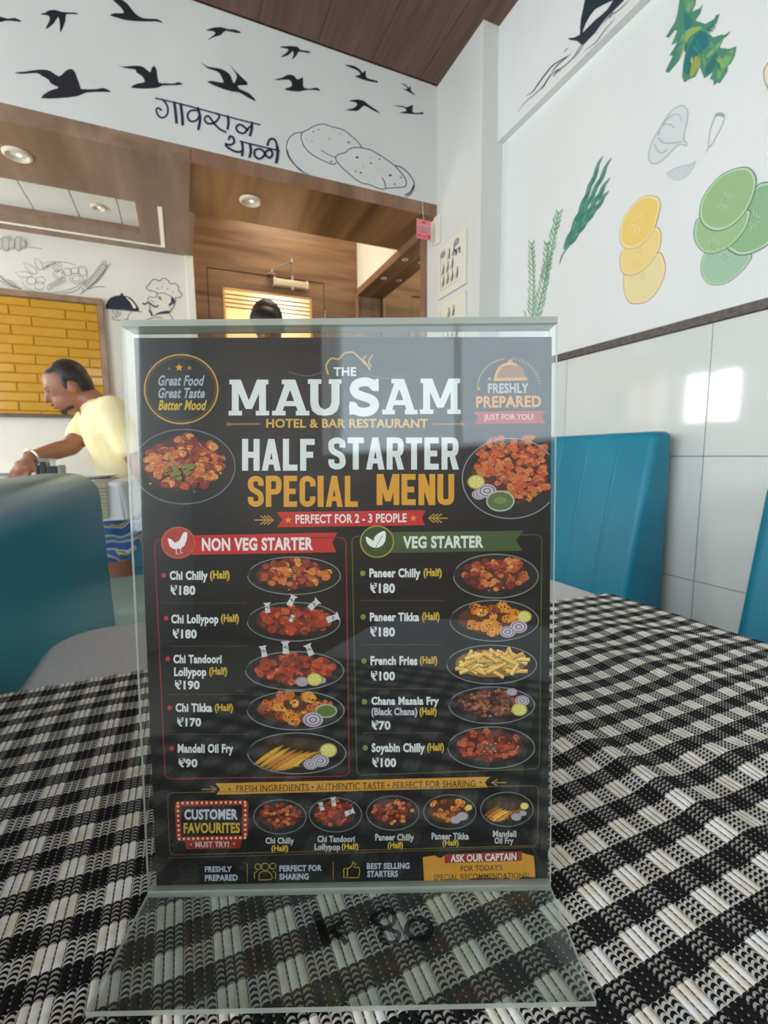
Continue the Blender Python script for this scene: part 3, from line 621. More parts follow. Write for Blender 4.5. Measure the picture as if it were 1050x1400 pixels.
for c, pts in (((46, 122, 116), [(300,100),(350,140),(370,220),(330,300),(300,230)]), ((36, 116, 116), [(420,290),(500,300),(520,400),(440,480),(380,620),(310,660),(300,560),(350,420)]), ((150, 176, 92), [(330,270),(430,240),(450,260),(350,330),(310,420),(260,530),(290,400)]), ((126, 172, 116), [(520,470),(640,360),(630,400),(560,480),(500,520)]),
               ((156, 168, 84), [(370,560),(410,500),(450,560),(420,620),(370,690),(350,660)]), ((122, 170, 110), [(600,640),(650,520),(740,440),(720,540),(660,620),(610,720)]), ((44, 118, 106), [(560,500),(600,470),(590,560),(540,650),(490,690),(500,600)]), ((94, 156, 116), [(310,-40),(400,-40),(370,60),(320,120)]), ((70, 130, 104), [(240,380),(280,330),(250,450),(200,560),(160,640),(180,560)])):
    mu.off -= .00008
    mu.fill(pts, c, D, s6, 3)
random.seed(6)
for cx, cy, a, l, c in [(290, 330, 105, 90, (120, 170, 120)), (250, 430, 118, 80, (96, 158, 124)), (330, 420, 100, 100, (58, 128, 112)), (420, 420, 60, 80, (64, 140, 128)), (470, 540, 75, 90, (110, 168, 110)), (560, 420, 45, 80, (100, 162, 118)), (650, 560, 60, 90, (150, 184, 104)), (600, 600, 70, 70, (60, 128, 104)), (360, 60, 95, 90, (128, 170, 120)), (540, 250, 40, 60, (60, 122, 104)), (700, 480, 55, 70, (96, 150, 96)), (330, 620, 100, 70, (52, 122, 110)), (400, 560, 95, 60, (176, 182, 92))]:
    for k in range(4):
        ox, oy = random.uniform(-28, 28), random.uniform(-24, 24); t = math.radians(a+random.uniform(-14, 14)); dx, dy = math.cos(t)*l/2, math.sin(t)*l/2
        mu.off -= mu.step*.6; mu.stroke([(cx+ox-dx, cy+oy-dy), (cx+ox+random.uniform(-6, 6), cy+oy), (cx+ox+dx, cy+oy+dy)], random.uniform(1.2, 2.6), c, D, s6, True, n=3)
mu.done('painted_parsley', wr, 'green and yellow painted bunch of parsley')
mu.fill([(1080,560),(1040,590),(1015,650),(1025,730),(1050,790),(1090,830),(1150,700)], (150, 140, 110), D, s6); mu.fill([(1080,580),(1045,600),(1025,650),(1033,730),(1060,780),(1090,800),(1140,700)], (226, 218, 196), D, s6)
mu.done('painted_vegetable', wr, 'cream painted vegetable cut off by the frame edge')
# posters on the column side
def quad_on(ax, v, pts, off): out = []; [out.append(tuple(np.array(on(ax, v, *p))+np.array([off if k == ax else 0 for k in range(3)]))) for p in pts]; return out
for k in range(2):
    if k == 0: ya = float(on(0, XC, 639.3, 350)[1]); yb_ = float(on(0, XC, 601.5, 370)[1]); zt_ = float(on(0, XC, 639.5, 312)[2]); zb_ = float(on(0, XC, 639, 388)[2]); H0 = zt_-zb_; GAP = None
    else:
        if k == 1: d_ = zt_-float(on(0, XC, 637.5, 399)[2])
        zt_ = zt_-d_; zb_ = zt_-H0
    t = empty('poster', (XC, (ya+yb_)/2, zb_), ['cream poster with rows of small bottle shapes, topmost on the column side', 'cream poster with bottle shapes on the column side, lower one, partly behind the menu stand'][k], 'poster', 'posters on the column side')
    MB().box((XC-.012, ya, zb_), (XC-.0005, yb_, zt_)).build('poster_board', M['poster'], t, bevel=.002)
    bt = MB(); W_ = yb_-ya; xx = XC-.0124
    def rel(u, v): return (xx, yb_-u*W_, zt_-v*H0)
    def qd(u0, v0, u1, v1, sk=0, col=None): bt.add([rel(u0, v0), rel(u1, v0), rel(u1-sk, v1), rel(u0-sk, v1)], [(0, 1, 2, 3)], lin(col or (176, 172, 152)))
    for r2, n_, u0 in ((0, 2, .36), (1, 3, .14), (2, 4, .14)):
        for c2 in range(n_):
            a_ = u0+c2*.17; b2 = .2+r2*.23
            qd(a_+.06, b2-.06, a_+.11, b2+.05, .0, (150, 146, 128)); qd(a_+.02, b2+.03, a_+.12, b2+.14, .03, (190, 186, 166)); qd(a_+.08, b2+.02, a_+.12, b2+.14, .03, (158, 154, 136))
    for cu_, cv in ((.2, .17), (.7, .13)) if k == 0 else ():
        bt.add([rel(cu_+.1*math.cos(i*math.pi/8), cv+.07*math.sin(i*math.pi/8)) for i in range(16)], [tuple(range(16))], lin((150, 152, 142)))
    if k == 0:
        for q in ((.62, .26, .82, .285), (.66, .26, .71, .37), (.66, .31, .74, .33), (.78, .26, .83, .37)): qd(*q, 0, (62, 76, 100))
    qd(.1, .12, .12, .85, 0, (176, 172, 150)); qd(.1, .85, .8, .865, 0, (196, 192, 172))
    bt.build('poster_print', M['mural'], t)
# pink tag hanging at the beam corner
q0 = on(1, YB-.02, 569.5, 298.5); q1 = on(1, YB-.02, 589, 329)
tg = empty('hanging_tag', (float(q0[0]+q1[0])/2, YB-.02, float(q1[2])), 'small pink printed tag hanging on a thread at the right end of the wooden beam', 'tag')
tx0, tx1, tz0, tz1 = float(q0[0]), float(q1[0]), float(q1[2]), float(q0[2])
tm_ = MB().box((tx0, YB-.021, tz0), (tx1, YB-.019, tz1)).build('tag_card', M['tag'], tg)
pr = MB(); Wt, Ht = tx1-tx0, tz1-tz0
for (a, b_, c, d, col) in ((.1, .5, .9, .62, (170, 150, 176)), (.12, .36, .7, .42, (196, 120, 140)), (.4, .8, .6, .92, (200, 60, 80)), (.08, .1, .3, .2, (196, 60, 80)), (.42, .08, .6, .18, (206, 80, 96)), (.75, .04, .95, .26, (214, 70, 88)), (0, .7, 1, .73, (240, 180, 184))):
    pr.add([(tx0+a*Wt, YB-.0214, tz0+b_*Ht), (tx0+c*Wt, YB-.0214, tz0+b_*Ht), (tx0+c*Wt, YB-.0214, tz0+d*Ht), (tx0+a*Wt, YB-.0214, tz0+d*Ht)], [(0, 1, 2, 3)], lin(col))
pr.build('tag_print', M['mural'], tg)
MB().cyl(((tx0+tx1)/2, YB-.02, tz1), ((tx0+tx1)/2, YB-.003, ZBT+.0), .0012, n=6).build('tag_thread', M['white_plastic'], tg)
cn0 = on(0, XC-.006, 597, 296); cn1 = on(0, XC-.006, 598, 334)
cdt = MB().box((XC-.012, float(cn0[1])-.035, float(cn1[2])), (XC-.0005, float(cn0[1])+.02, float(cn0[2]))).build('cable_box', M['white_plastic'], bevel=.003)
tag(cdt, 'small white plastic cable cover on the column beside the pink tag', 'cable cover')
# ================================================================ OUR TABLE
TT = .7565
TX0, TX1, TY1, TY0 = -.125, .455, .53, -.32
tb_ = empty('dining_table', ((TX0+TX1)/2, .1, 0), 'dining table with dark legs under the grey cloth and checked runner in front', 'table')
MB().box((TX0+.012, TY0+.012, TT-.032), (TX1-.012, TY1-.012, TT-.004)).build('tabletop', M['wood_wall'], tb_, bevel=.004)
for x in (TX0+.05, TX1-.09):
    for y in (TY0+.05, TY1-.09): MB().box((x, y, 0), (x+.04, y+.04, TT-.032)).build('leg', M['blackplastic'], tb_)
# grey cloth draped over the table (rounded corners), drop 0.2 m
def drape(x0, x1, y0, y1, ztop, drop, rc=.05, re=.012, name='tablecloth', m=M['greycloth'], wav=.004):
    cx, cy = (x0+x1)/2, (y0+y1)/2; n = 44
    def outline(rr, gx):
        pts = []
        for qx, qy, a0 in ((x1, y1, 0), (x0, y1, 90), (x0, y0, 180), (x1, y0, 270)):
            sx_, sy_ = (1 if qx > cx else -1), (1 if qy > cy else -1)
            for i in range(n//4+1):
                a = math.radians(a0+90*i/(n//4)); pts.append((qx-sx_*rr+(rr+gx)*math.cos(a), qy-sy_*rr+(rr+gx)*math.sin(a)))
        return pts
    vs = [(cx, cy, ztop)]; rings = []
    rings.append([(x, y, ztop) for x, y in outline(rc, -re)])
    for i in range(1, 6):
        a = math.radians(90*i/5); rings.append([(x, y, ztop-re*(1-math.cos(a))) for x, y in outline(rc, -re+re*math.sin(a))])
    for i in range(1, 9):
        zz = ztop-re-drop*i/8; rings.append([(x+wav*i/8*math.sin(k*.9)+(x-cx)*.02*i/8, y+wav*i/8*math.cos(k*1.3)+(y-cy)*.02*i/8, zz) for k, (x, y) in enumerate(outline(rc, 0))])
    fs = []; N_ = len(rings[0])
    for r in rings: vs += r
    for k in range(N_): fs.append((0, 1+k, 1+(k+1) % N_))
    for j in range(len(rings)-1):
        for k in range(N_): a = 1+j*N_+k; b_ = 1+j*N_+(k+1) % N_; fs.append((a, a+N_, b_+N_, b_))
    o = MB().add(vs, fs).build(name, m, None, sm=True); return o
gc = drape(TX0, TX1, TY0, TY1, TT, .17)
tag(gc, 'plain grey cloth covering the nearest table, showing beyond the checked runner', 'tablecloth')
# woven runner: cords along Y as real relief
RX0, RX1, RY0, RY1 = TX0-.012, TX1+.012, -.10, .392
PITCH_C = .00307; PICK = .00184
drop_l, drop_r = .05, .07
u0, u1 = RX0-drop_l, RX1+drop_r
nx = int((u1-u0)/(PITCH_C/6)); ny = 165
U = np.linspace(u0, u1, nx); V = np.linspace(RY0, RY1, ny)
UU, VV = np.meshgrid(U, V, indexing='ij')
def seg_ridge(X, Y, a, b_, w_, amp):
    a = np.array(a[:2]); b_ = np.array(b_[:2]); d = b_-a; L2 = d@d
    t = np.clip(((X-a[0])*d[0]+(Y-a[1])*d[1])/L2, 0, 1); dd = np.hypot(X-a[0]-t*d[0], Y-a[1]-t*d[1])
    return amp*np.exp(-(dd/w_)**2)*np.sin(np.pi*np.clip(t*.9+.08, 0, 1))**.6
Hh = np.zeros_like(UU)
for (a, b_, w_, am) in (((745, 985), (1060, 1160), .011, .0042), ((760, 880), (1040, 940), .02, .003), ((0, 1000), (190, 960), .02, .002), ((780, 850), (1000, 880), .02, .0035), ((900, 1010), (1100, 1040), .012, .0025)):
    Hh += seg_ridge(UU, VV, on(2, .76, *a), on(2, .76, *b_), w_, am)
Hh += .0007*np.sin(UU*38+VV*16)*np.sin(VV*30-UU*9)
calm = np.clip((np.hypot((UU-.035)/.10, (VV-.125)/.07)-.9)*2, 0, 1); Hh = Hh*calm
cord = .0009*np.sqrt(np.clip(1-((np.mod(UU/PITCH_C, 1)-.5)*2)**2, 0, 1))
# fold the overhang down past the table edges
re_ = .014
def fold(u):
    x = u.copy(); z = np.zeros_like(u)
    for sg, e_ in ((1, RX1), (-1, RX0)):
        s_ = sg*(u-e_)+re_; m1 = (s_ > 0) & (s_ < re_*math.pi/2); m2 = s_ >= re_*math.pi/2
        x = np.where(m1, e_-sg*re_+sg*re_*np.sin(s_/re_), x); z = np.where(m1, -re_*(1-np.cos(s_/re_)), z)
        x = np.where(m2, e_, x); z = np.where(m2, -re_-(s_-re_*math.pi/2), z)
    return x, z
XX, ZZ = fold(UU)
flat = (np.abs(ZZ) < 1e-6)
nrmz = np.clip(1+ZZ/re_, 0, 1)
Zf = .7591+ZZ+cord*nrmz+Hh*nrmz
Xf = XX+np.where(nrmz < 1, np.sign(UU-.16)*cord*(1-nrmz), 0)
skew = -.011*np.clip((UU-TX0)/.58, 0, 1)
Yf = VV+skew*(VV > -1)+.0012*np.sin(UU*420)*(VV > RY1-.004)
verts = np.stack([Xf, Yf, Zf], -1).reshape(-1, 3)
idx = np.arange(nx*ny).reshape(nx, ny)
quads = np.stack([idx[:-1, :-1], idx[1:, :-1], idx[1:, 1:], idx[:-1, 1:]], -1).reshape(-1, 4)
me = bpy.data.meshes.new('table_runner'); me.vertices.add(len(verts)); me.vertices.foreach_set('co', verts.ravel())
me.loops.add(quads.size); me.loops.foreach_set('vertex_index', quads.ravel()); me.polygons.add(len(quads)); me.polygons.foreach_set('loop_start', np.arange(0, quads.size, 4)); me.update(calc_edges=True)
uv = me.uv_layers.new(name='UVMap'); uvv = np.stack([UU/PITCH_C, VV/PICK], -1).reshape(-1, 2)[quads.ravel()]; uv.data.foreach_set('uv', uvv.ravel().astype(np.float32))
smooth(me); rn = link('table_runner', me, M['weave']); tag(rn, 'black and white checked woven runner with ribbed cords, laid across the nearest table', 'table runner')
# ================================================================ MENU STAND
A = on(2, .76, 205, 1228); B = on(2, .76, 750, 1218)
dS = (B-A)/np.linalg.norm(B-A); back = np.array([-dS[1], dS[0], 0]); WS = float(np.linalg.norm(B-A))
A0 = A-dS*.0008; WS += .0016
lean = math.radians(3.5); upv = np.array([0, 0, 1])*math.cos(lean)+back*math.sin(lean); nf = np.cross(dS, upv)*1.0    # nf points toward camera?
if np.dot(nf, -back) < 0: nf = -nf
HS = .2106
ms = empty('menu_stand', tuple(A0+dS*WS/2), 'clear L-shaped acrylic stand holding the black menu card on the checked runner', 'menu stand')
def slab(name, o, u, lu, v, lv, w, t, mats, parent, edge=True):
    o = np.array(o); p = [o, o+u*lu, o+u*lu+v*lv, o+v*lv]; q = [k+w*t for k in p]
    mb = MB(); mb.add(p+q, [(0, 1, 2, 3), (7, 6, 5, 4)], None, 0); b_ = 0
    mb.add(p+q, [(0, 4, 5, 1), (1, 5, 6, 2), (2, 6, 7, 3), (3, 7, 4, 0)], None, 1)
    me = mb.mesh(name); bm = bmesh.new(); bm.from_mesh(me); bmesh.ops.remove_doubles(bm, verts=bm.verts, dist=1e-7); bmesh.ops.recalc_face_normals(bm, faces=bm.faces); bm.to_mesh(me); bm.free()
    return link(name, me, mats, parent)
TH = .0018
base_z = .7602
AB = A0.copy(); AB[2] = base_z
ac = [M['acrylic'], M['acrylic_edge']]
fwd = -back
slab('base_sheet', AB+np.array([0, 0, 0]), dS, WS, fwd, .0372, np.array([0, 0, 1.]), TH, [M['acrylic_base'], M['acrylic_edge']], ms)
FA = AB+np.array([0, 0, TH*.5])
slab('front_sheet', FA, dS, WS, upv, HS, -nf, TH*.8, ac, ms)
GAPB = .0075
slab('back_sheet', FA-nf*GAPB, dS, WS, upv, HS, -nf, TH*.8, ac, ms)
slab('top_fold', FA+upv*HS, dS, WS, upv, .0022, -nf, GAPB+TH*.8, [M['acrylic_edge'], M['acrylic_edge']], ms)
slab('bottom_fold', FA-upv*.0, dS, WS, upv, .0018, -nf, GAPB+TH*.8, [M['acrylic_edge'], M['acrylic_edge']], ms)
# faded marker writing on the base
bm_ = MB(); zi = base_z+TH+.0002
def bstroke(pts, w_):
    q = spline(pts, 5); vs = []
    for i, p in enumerate(q):
        d = q[min(i+1, len(q)-1)]-q[max(i-1, 0)]; nn = np.array([-d[1], d[0]])/(np.hypot(*d) or 1)
        for s_ in (1, -1): r_ = p+nn*w_/2*s_; vs.append(on(2, zi, r_[0], r_[1]))
    bm_.add(vs, [(2*i, 2*i+1, 2*i+3, 2*i+2) for i in range(len(q)-1)])
bstroke([(431, 1248), (440, 1268), (447, 1292)], 13); bstroke([(470, 1258), (455, 1270), (447, 1274)], 8); bstroke([(452, 1272), (465, 1280), (474, 1290)], 8)
bstroke([(520, 1246), (508, 1256), (524, 1268), (545, 1276), (540, 1288), (522, 1286), (522, 1272), (538, 1262), (536, 1246), (520, 1243)], 6)
bstroke([(562, 1258), (556, 1272), (568, 1284), (586, 1280), (588, 1264), (574, 1256), (562, 1258)], 8)
bm_.build('marker_writing', M['marker'], ms)
# ---- menu card
cardo = FA-nf*(TH*.8+.0010); 
mc = empty('menu_card', tuple(FA-nf*.003+dS*WS/2), 'black printed restaurant menu card with white and yellow headings inside the acrylic stand', 'menu card')
def CP(x, y, off=0.0): return onp(cardo+nf*off, nf, x, y)
q = [CP(183, 462), CP(754.5, 460.5), CP(749, 1211), CP(214.5, 1221)]
cmb = MB(); bk_ = [p-nf*.0006 for p in q]
cmb.add(q+bk_, [(3, 2, 1, 0), (4, 5, 6, 7), (0, 1, 5, 4), (1, 2, 6, 5), (2, 3, 7, 6), (3, 0, 4, 7)])
cardm = noisy(mat('black_card_print', (13, 14, 16), .4), (10, 11, 13), (24, 24, 26), ns=22, detail=8, contrast=(.45, .85))
cmb.build('card_sheet', cardm, mc)
class Art:
    def __init__(s): s.mb = MB(); s.off = .00003
    def up(s): s.off += .0000004
    def poly(s, pts, col, up=True):
        if up: s.up()
        s.mb.add([CP(p[0], p[1], s.off) for p in pts], tess(pts) if len(pts) > 4 else [tuple(range(len(pts)))], lin(col) if max(col) > 1 else col)
    def ell(s, cx, cy, rx, ry, col, n=28, up=True): s.poly([(cx+rx*math.cos(i*2*math.pi/n), cy+ry*math.sin(i*2*math.pi/n)) for i in range(n)], col, up)
    def line(s, pts, w_, col, closed=False, sm=True, n=4):
        q = spline(pts, n, closed) if sm else [np.array(p, float) for p in pts]
        if closed: q = list(q)+[q[0]]
        vs = []
        for i, p in enumerate(q):
            d = q[min(i+1, len(q)-1)]-q[max(i-1, 0)]
            if closed and i in (0, len(q)-1): d = q[1]-q[-2]
            nn = np.array([-d[1], d[0]])/(np.hypot(*d) or 1); vs += [p+nn*w_/2, p-nn*w_/2]
        s.up(); s.mb.add([CP(p[0], p[1], s.off) for p in vs], [(2*i, 2*i+1, 2*i+3, 2*i+2) for i in range(len(q)-1)], lin(col))
    def ring(s, cx, cy, rx, ry, w_, col, n=40, a0=0, a1=360):
        s.up(); vs = []; m_ = n
        for i in range(m_+1):
            a = math.radians(a0+(a1-a0)*i/m_); vs += [(cx+(rx+w_/2)*math.cos(a), cy+(ry+w_/2)*math.sin(a)), (cx+(rx-w_/2)*math.cos(a), cy+(ry-w_/2)*math.sin(a))]
        s.mb.add([CP(p[0], p[1], s.off) for p in vs], [(2*i, 2*i+1, 2*i+3, 2*i+2) for i in range(m_)], lin(col))
    def rrect(s, tl, tr_, br, bl_, r, w_, col):
        c = [np.array(p, float) for p in (tl, tr_, br, bl_)]; pts = []
        for i in range(4):
            p, a, b_ = c[i], c[i-1], c[(i+1) % 4]; da = (a-p)/np.hypot(*(a-p)); db = (b_-p)/np.hypot(*(b_-p))
            for k in range(5):
                t = k/4; pts.append((p+da*r)*(1-t)**2+2*t*(1-t)*p+(p+db*r)*t*t)
        s.line(pts, w_, col, closed=True, sm=False)
    def text(s, txt, x0, x1, yt, h, col, slope=0, bold=.02, caps=None, italic=0, font_h=None):
        """flat lettering fitted between x0 and x1; h = pixel height of the glyph box"""
        vs, fs = glyphs(txt, bold)
        a = np.array(vs); mn, mx_ = a.min(0), a.max(0)
        if caps is not None: mn = np.array([mn[0], caps[0]]); mx_ = np.array([mx_[0], caps[1]])
        sx_ = (x1-x0)/(mx_[0]-mn[0]); sy_ = h/(mx_[1]-mn[1]); s.up(); pts = []
        for v in a:
            u_ = (v[0]-mn[0])*sx_; w2 = (v[1]-mn[1])*sy_
            x = x0+u_+italic*w2; y = yt+h-w2+slope*u_; pts.append(CP(x, y, s.off))
        s.mb.add(pts, fs, lin(col))
    def star(s, cx, cy, r, col): s.poly([(cx+(r if i % 2 == 0 else r*.42)*math.sin(i*math.pi/5), cy-(r if i % 2 == 0 else r*.42)*math.cos(i*math.pi/5)) for i in range(10)], col)
    def done(s, name, label=None, parent=None):
        o = s.mb.build(name, M['print'], parent or mc)
        if label: o['label'] = label
        s.mb = MB(); s.off = .00003; return o
_gc = {}
def glyphs(txt, bold):
    k = (txt, bold)
    if k in _gc: return _gc[k]
    cu_ = bpy.data.curves.new('lettering', 'FONT'); cu_.body = txt; cu_.size = 1; cu_.offset = bold; cu_.resolution_u = 3; cu_.fill_mode = 'FRONT'; cu_.space_character = 1+bold*1.6
    ob = bpy.data.objects.new('lettering', cu_); COL.objects.link(ob); dg = bpy.context.evaluated_depsgraph_get(); dg.update()
    me = bpy.data.meshes.new_from_object(ob.evaluated_get(dg)); vs = [(v.co.x, v.co.y) for v in me.vertices]; fs = [tuple(p.vertices) for p in me.polygons]
    bpy.data.objects.remove(ob); bpy.data.curves.remove(cu_); bpy.data.meshes.remove(me); _gc[k] = (vs, fs); return vs, fs
WT = (226, 228, 226); GD = (222, 156, 40); GD2 = (196, 150, 54); YL = (206, 172, 52); RD = (196, 40, 40); GN = (74, 96, 44); CAPS = (0, .72)
ar_ = Art()
# title MAUSAM in slab letters
def slabM(x0, x1, y0, y1):
    X = lambda u: x0+(x1-x0)*u
    Y = lambda v: y1+(y0-y1)*v
    P_ = lambda pts, : ar_.poly([(X(u), Y(v)) for u, v in pts], WT, up=True)
    P_([(0, 0), (.33, 0), (.33, .13), (0, .13)]); P_([(.67, 0), (1, 0), (1, .13), (.67, .13)]); P_([(.02, .87), (.24, .87), (.24, 1), (.02, 1)]); P_([(.76, .87), (.98, .87), (.98, 1), (.76, 1)])
    P_([(.08, .1), (.25, .1), (.25, .9), (.08, .9)]); P_([(.75, .1), (.92, .1), (.92, .9), (.75, .9)]); P_([(.1, 1), (.30, 1), (.58, .18), (.42, .18)]); P_([(.90, 1), (.70, 1), (.42, .18), (.58, .18)])
def slabA(x0, x1, y0, y1):
    X = lambda u: x0+(x1-x0)*u
    Y = lambda v: y1+(y0-y1)*v
    P_ = lambda pts: ar_.poly([(X(u), Y(v)) for u, v in pts], WT)
    P_([(0, 0), (.36, 0), (.36, .13), (0, .13)]); P_([(.64, 0), (1, 0), (1, .13), (.64, .13)]); P_([(.08, .1), (.27, .1), (.58, 1), (.38, 1)]); P_([(.92, .1), (.70, .1), (.38, 1), (.62, 1)]); P_([(.26, .26), (.72, .26), (.72, .40), (.26, .40)]); P_([(.26, .87), (.5, .87), (.5, 1), (.26, 1)])
def slabU(x0, x1, y0, y1):
    X = lambda u: x0+(x1-x0)*u
    Y = lambda v: y1+(y0-y1)*v
    P_ = lambda pts: ar_.poly([(X(u), Y(v)) for u, v in pts], WT)
    P_([(0, .87), (.40, .87), (.40, 1), (0, 1)]); P_([(.62, .87), (1, .87), (1, 1), (.62, 1)])
    pts = [(.07, .9), (.31, .9), (.31, .35), (.36, .22), (.5, .15), (.64, .22), (.70, .35), (.70, .9), (.94, .9), (.94, .32), (.87, .12), (.72, .01), (.5, -.02), (.28, .01), (.13, .12), (.07, .32)]
    P_(pts)
def slabS(x0, x1, y0, y1):
    X = lambda u: x0+(x1-x0)*u
    Y = lambda v: y1+(y0-y1)*v
    cen = [(.88, .74), (.72, .88), (.5, .92), (.26, .86), (.17, .72), (.26, .58), (.5, .50), (.74, .42), (.84, .28), (.74, .13), (.5, .07), (.24, .12), (.10, .28)]
    ar_.line([(X(u), Y(v)) for u, v in cen], (x1-x0)*.29, WT)
    ar_.poly([(X(u), Y(v)) for u, v in [(.80, .66), (.97, .66), (.97, 1), (.86, 1)]], WT); ar_.poly([(X(u), Y(v)) for u, v in [(.02, 0), (.14, 0), (.2, .36), (.02, .36)]], WT)
slabM(312.5, 368, 519, 568); slabA(372, 423, 519, 568); slabU(421, 467, 518.5, 567.5); slabS(477, 519, 518, 567); slabA(522.5, 571, 518, 566.5); slabM(574, 630, 517.5, 566)
ar_.text('THE', 456, 487, 502, 12, WT, bold=.03); ar_.done('printed_title', 'white slab-serif title lettering')
ar_.text('HOTEL & BAR RESTAURANT', 364, 585, 572.5, 12.5, (214, 168, 66), bold=.03)
for x0, x1 in ((309, 356), (591, 636)): ar_.line([(x0, 580), (x1, 579.5)], 2.2, (150, 112, 48), sm=False)
ar_.line([(311, 577), (316, 580), (311, 583)], 1, (150, 112, 48)); ar_.line([(634, 575), (629, 579), (634, 583)], 1, (150, 112, 48))
ar_.line([(449, 512), (446, 500), (453, 490), (463, 491), (471, 483), (483, 482), (492, 490), (500, 496), (506, 506)], 2.4, GD2); ar_.line([(500, 500), (496, 492), (501, 486)], 1.8, GD2); ar_.line([(508, 502), (504, 494), (510, 485)], 1.8, GD2)
ar_.line([(490, 506), (510, 514), (535, 517), (552, 511)], 1.4, (110, 100, 78)); ar_.line([(395, 509), (420, 514), (440, 509)], 1.6, (86, 84, 76))
ar_.done('printed_subtitle', 'gold subtitle lettering with cloud emblem')
def block(txt, x0, x1, y0, y1, col, widths, gap=3.0):
    """heavy condensed lettering made of strokes, fitted between x0 and x1"""
    tot = sum(widths.get(c, 1) for c in txt); unit = (x1-x0-gap*(len(txt)-1))/tot; x = x0
    for c in txt:
        w_ = unit*widths.get(c, 1); t = .345/widths.get(c, 1); px = unit*.345
        X = lambda u, x=x, w_=w_: x+w_*u
        Y = lambda v: y1+(y0-y1)*v
        def rr(a0, b0, a1, b1): ar_.poly([(X(a0), Y(b0)), (X(a1), Y(b0)), (X(a1), Y(b1)), (X(a0), Y(b1))], col)
        def pp(p): ar_.poly([(X(u), Y(v)) for u, v in p], col)
        def ll(p): ar_.line([(X(u), Y(v)) for u, v in p], px, col)
        h = px/(y1-y0)
        if c in 'HNM': rr(0, 0, t, 1); rr(1-t, 0, 1, 1)
        if c in 'LFERP': rr(0, 0, t, 1)
        if c == 'H': rr(t, .5-h/2, 1-t, .5+h/2)
        if c == 'N': pp([(0, 1), (t*1.1, 1), (1, 0), (1-t*1.1, 0)])
        if c == 'M': pp([(0, 1), (t*1.15, 1), (.5+t*.45, .12), (.5-t*.45, .12)]); pp([(1, 1), (1-t*1.15, 1), (.5-t*.45, .12), (.5+t*.45, .12)])
        if c in 'LE': rr(t, 0, .96, h)
        if c in 'FE': rr(t, 1-h, .96, 1); rr(t, .5-h/2, .86, .5+h/2)
        if c == 'T': rr(0, 1-h, 1, 1); rr(.5-t/2, 0, .5+t/2, 1)
        if c == 'I': rr(0, 0, 1, 1)
        if c == 'A': pp([(0, 0), (t, 0), (.5+t*.4, 1), (.5-t*.5, 1)]); pp([(1, 0), (1-t, 0), (.5-t*.4, 1), (.5+t*.5, 1)]); rr(.26, .19, .74, .19+h*.85)
        k = t/2
        if c == 'S': ll([(1-k, .68), (.97-k, .84), (.5, 1-h/2), (.03+k, .84), (k, .69), (.2+k*.5, .57), (.8-k*.5, .44), (1-k, .31), (.97-k, .16), (.5, h/2), (.03+k, .16), (k, .32)])
        if c in 'RP': ll([(t*.6, 1-h/2), (.62, 1-h/2), (.95-k, .90-h*.2), (1-k, .72), (.95-k, .52+h*.1), (.6, .40+h/2), (t*.6, .40+h/2)])
        if c == 'R': pp([(.44, .46), (.76, .48), (1.02, 0), (1.02-t*1.05, 0)])
        if c == 'C': ll([(1-k, .66), (.98-k, .82), (.5, 1-h/2), (.02+k, .82), (k, .5), (.02+k, .18), (.5, h/2), (.98-k, .18), (1-k, .34)])
        if c == 'U': ll([(k, 1), (k, .6), (k, .3), (.06+k, .14), (.5, h/2), (.94-k, .14), (1-k, .3), (1-k, .6), (1-k, 1)])
        x += w_+gap
WD = {'M': 1.35, 'I': .38, 'A': 1.08, 'L': .86, 'F': .86, 'E': .88, 'T': .95}
block('HALF', 331, 431, 600, 643.5, WT, WD); block('STARTER', 449, 627, 598, 642, WT, WD)
block('SPECIAL', 339, 490, 650.5, 693, GD, WD); block('MENU', 515, 621, 648, 690.5, GD, WD); ar_.done('printed_heading', 'large white and yellow heading')
ar_.poly([(378.5, 700), (582, 697.5), (577, 708), (581, 718), (378.5, 721), (386, 710.5)], RD); ar_.text('PERFECT FOR 2 - 3 PEOPLE', 404, 556, 703.5, 12.5, (236, 224, 216), slope=-.012, bold=.03); ar_.star(394, 711, 5, GD); ar_.star(565, 708.5, 5, GD)
for x, sg in ((374, 1), (586, -1)):
    y = 711 if sg > 0 else 708.5
    ar_.line([(x-26*sg, y), (x, y)], 1.6, GD2, sm=False)
    for k in (0, 5, 10): ar_.line([(x-(8+k)*sg, y-6), (x-k*sg, y), (x-(8+k)*sg, y+6)], 1.7, GD2, sm=False)
ar_.done('printed_ribbon', 'red ribbon with white lettering')
ar_.ring(247.7, 532, 50, 47, 2.2, GD2, 56); ar_.ring(247.7, 532, 46.5, 43.5, .8, (110, 90, 40), 56)
ar_.star(245, 502.5, 6, GD); ar_.star(231, 504, 3.2, (120, 100, 60)); ar_.star(259, 503, 3.6, (190, 140, 50))
ar_.text('Great Food', 215, 277, 513, 14.5, (168, 176, 186), bold=.03, italic=.2); ar_.text('Great Taste', 215, 279, 530, 14.5, (168, 176, 186), bold=.03, italic=.2); ar_.text('Better Mood', 216, 280, 547, 14, YL, bold=.03, italic=.2)
ar_.done('printed_badge', 'round gold-ringed badge with script lettering')
ar_.poly([(697+21*math.cos(a), 517-22*math.sin(a)) for a in [math.pi*i/14 for i in range(15)]], (150, 96, 30)); ar_.ring(697, 517, 19, 20, 3.4, (214, 158, 60), 30, 180, 300); ar_.poly([(675, 517), (721, 515.5), (721, 520), (675, 521)], (206, 148, 58)); ar_.ell(697.5, 494, 3, 2.6, GD2)
ar_.ring(696, 530, 43, 40, 1.2, (176, 140, 80), 40, 175, 262)
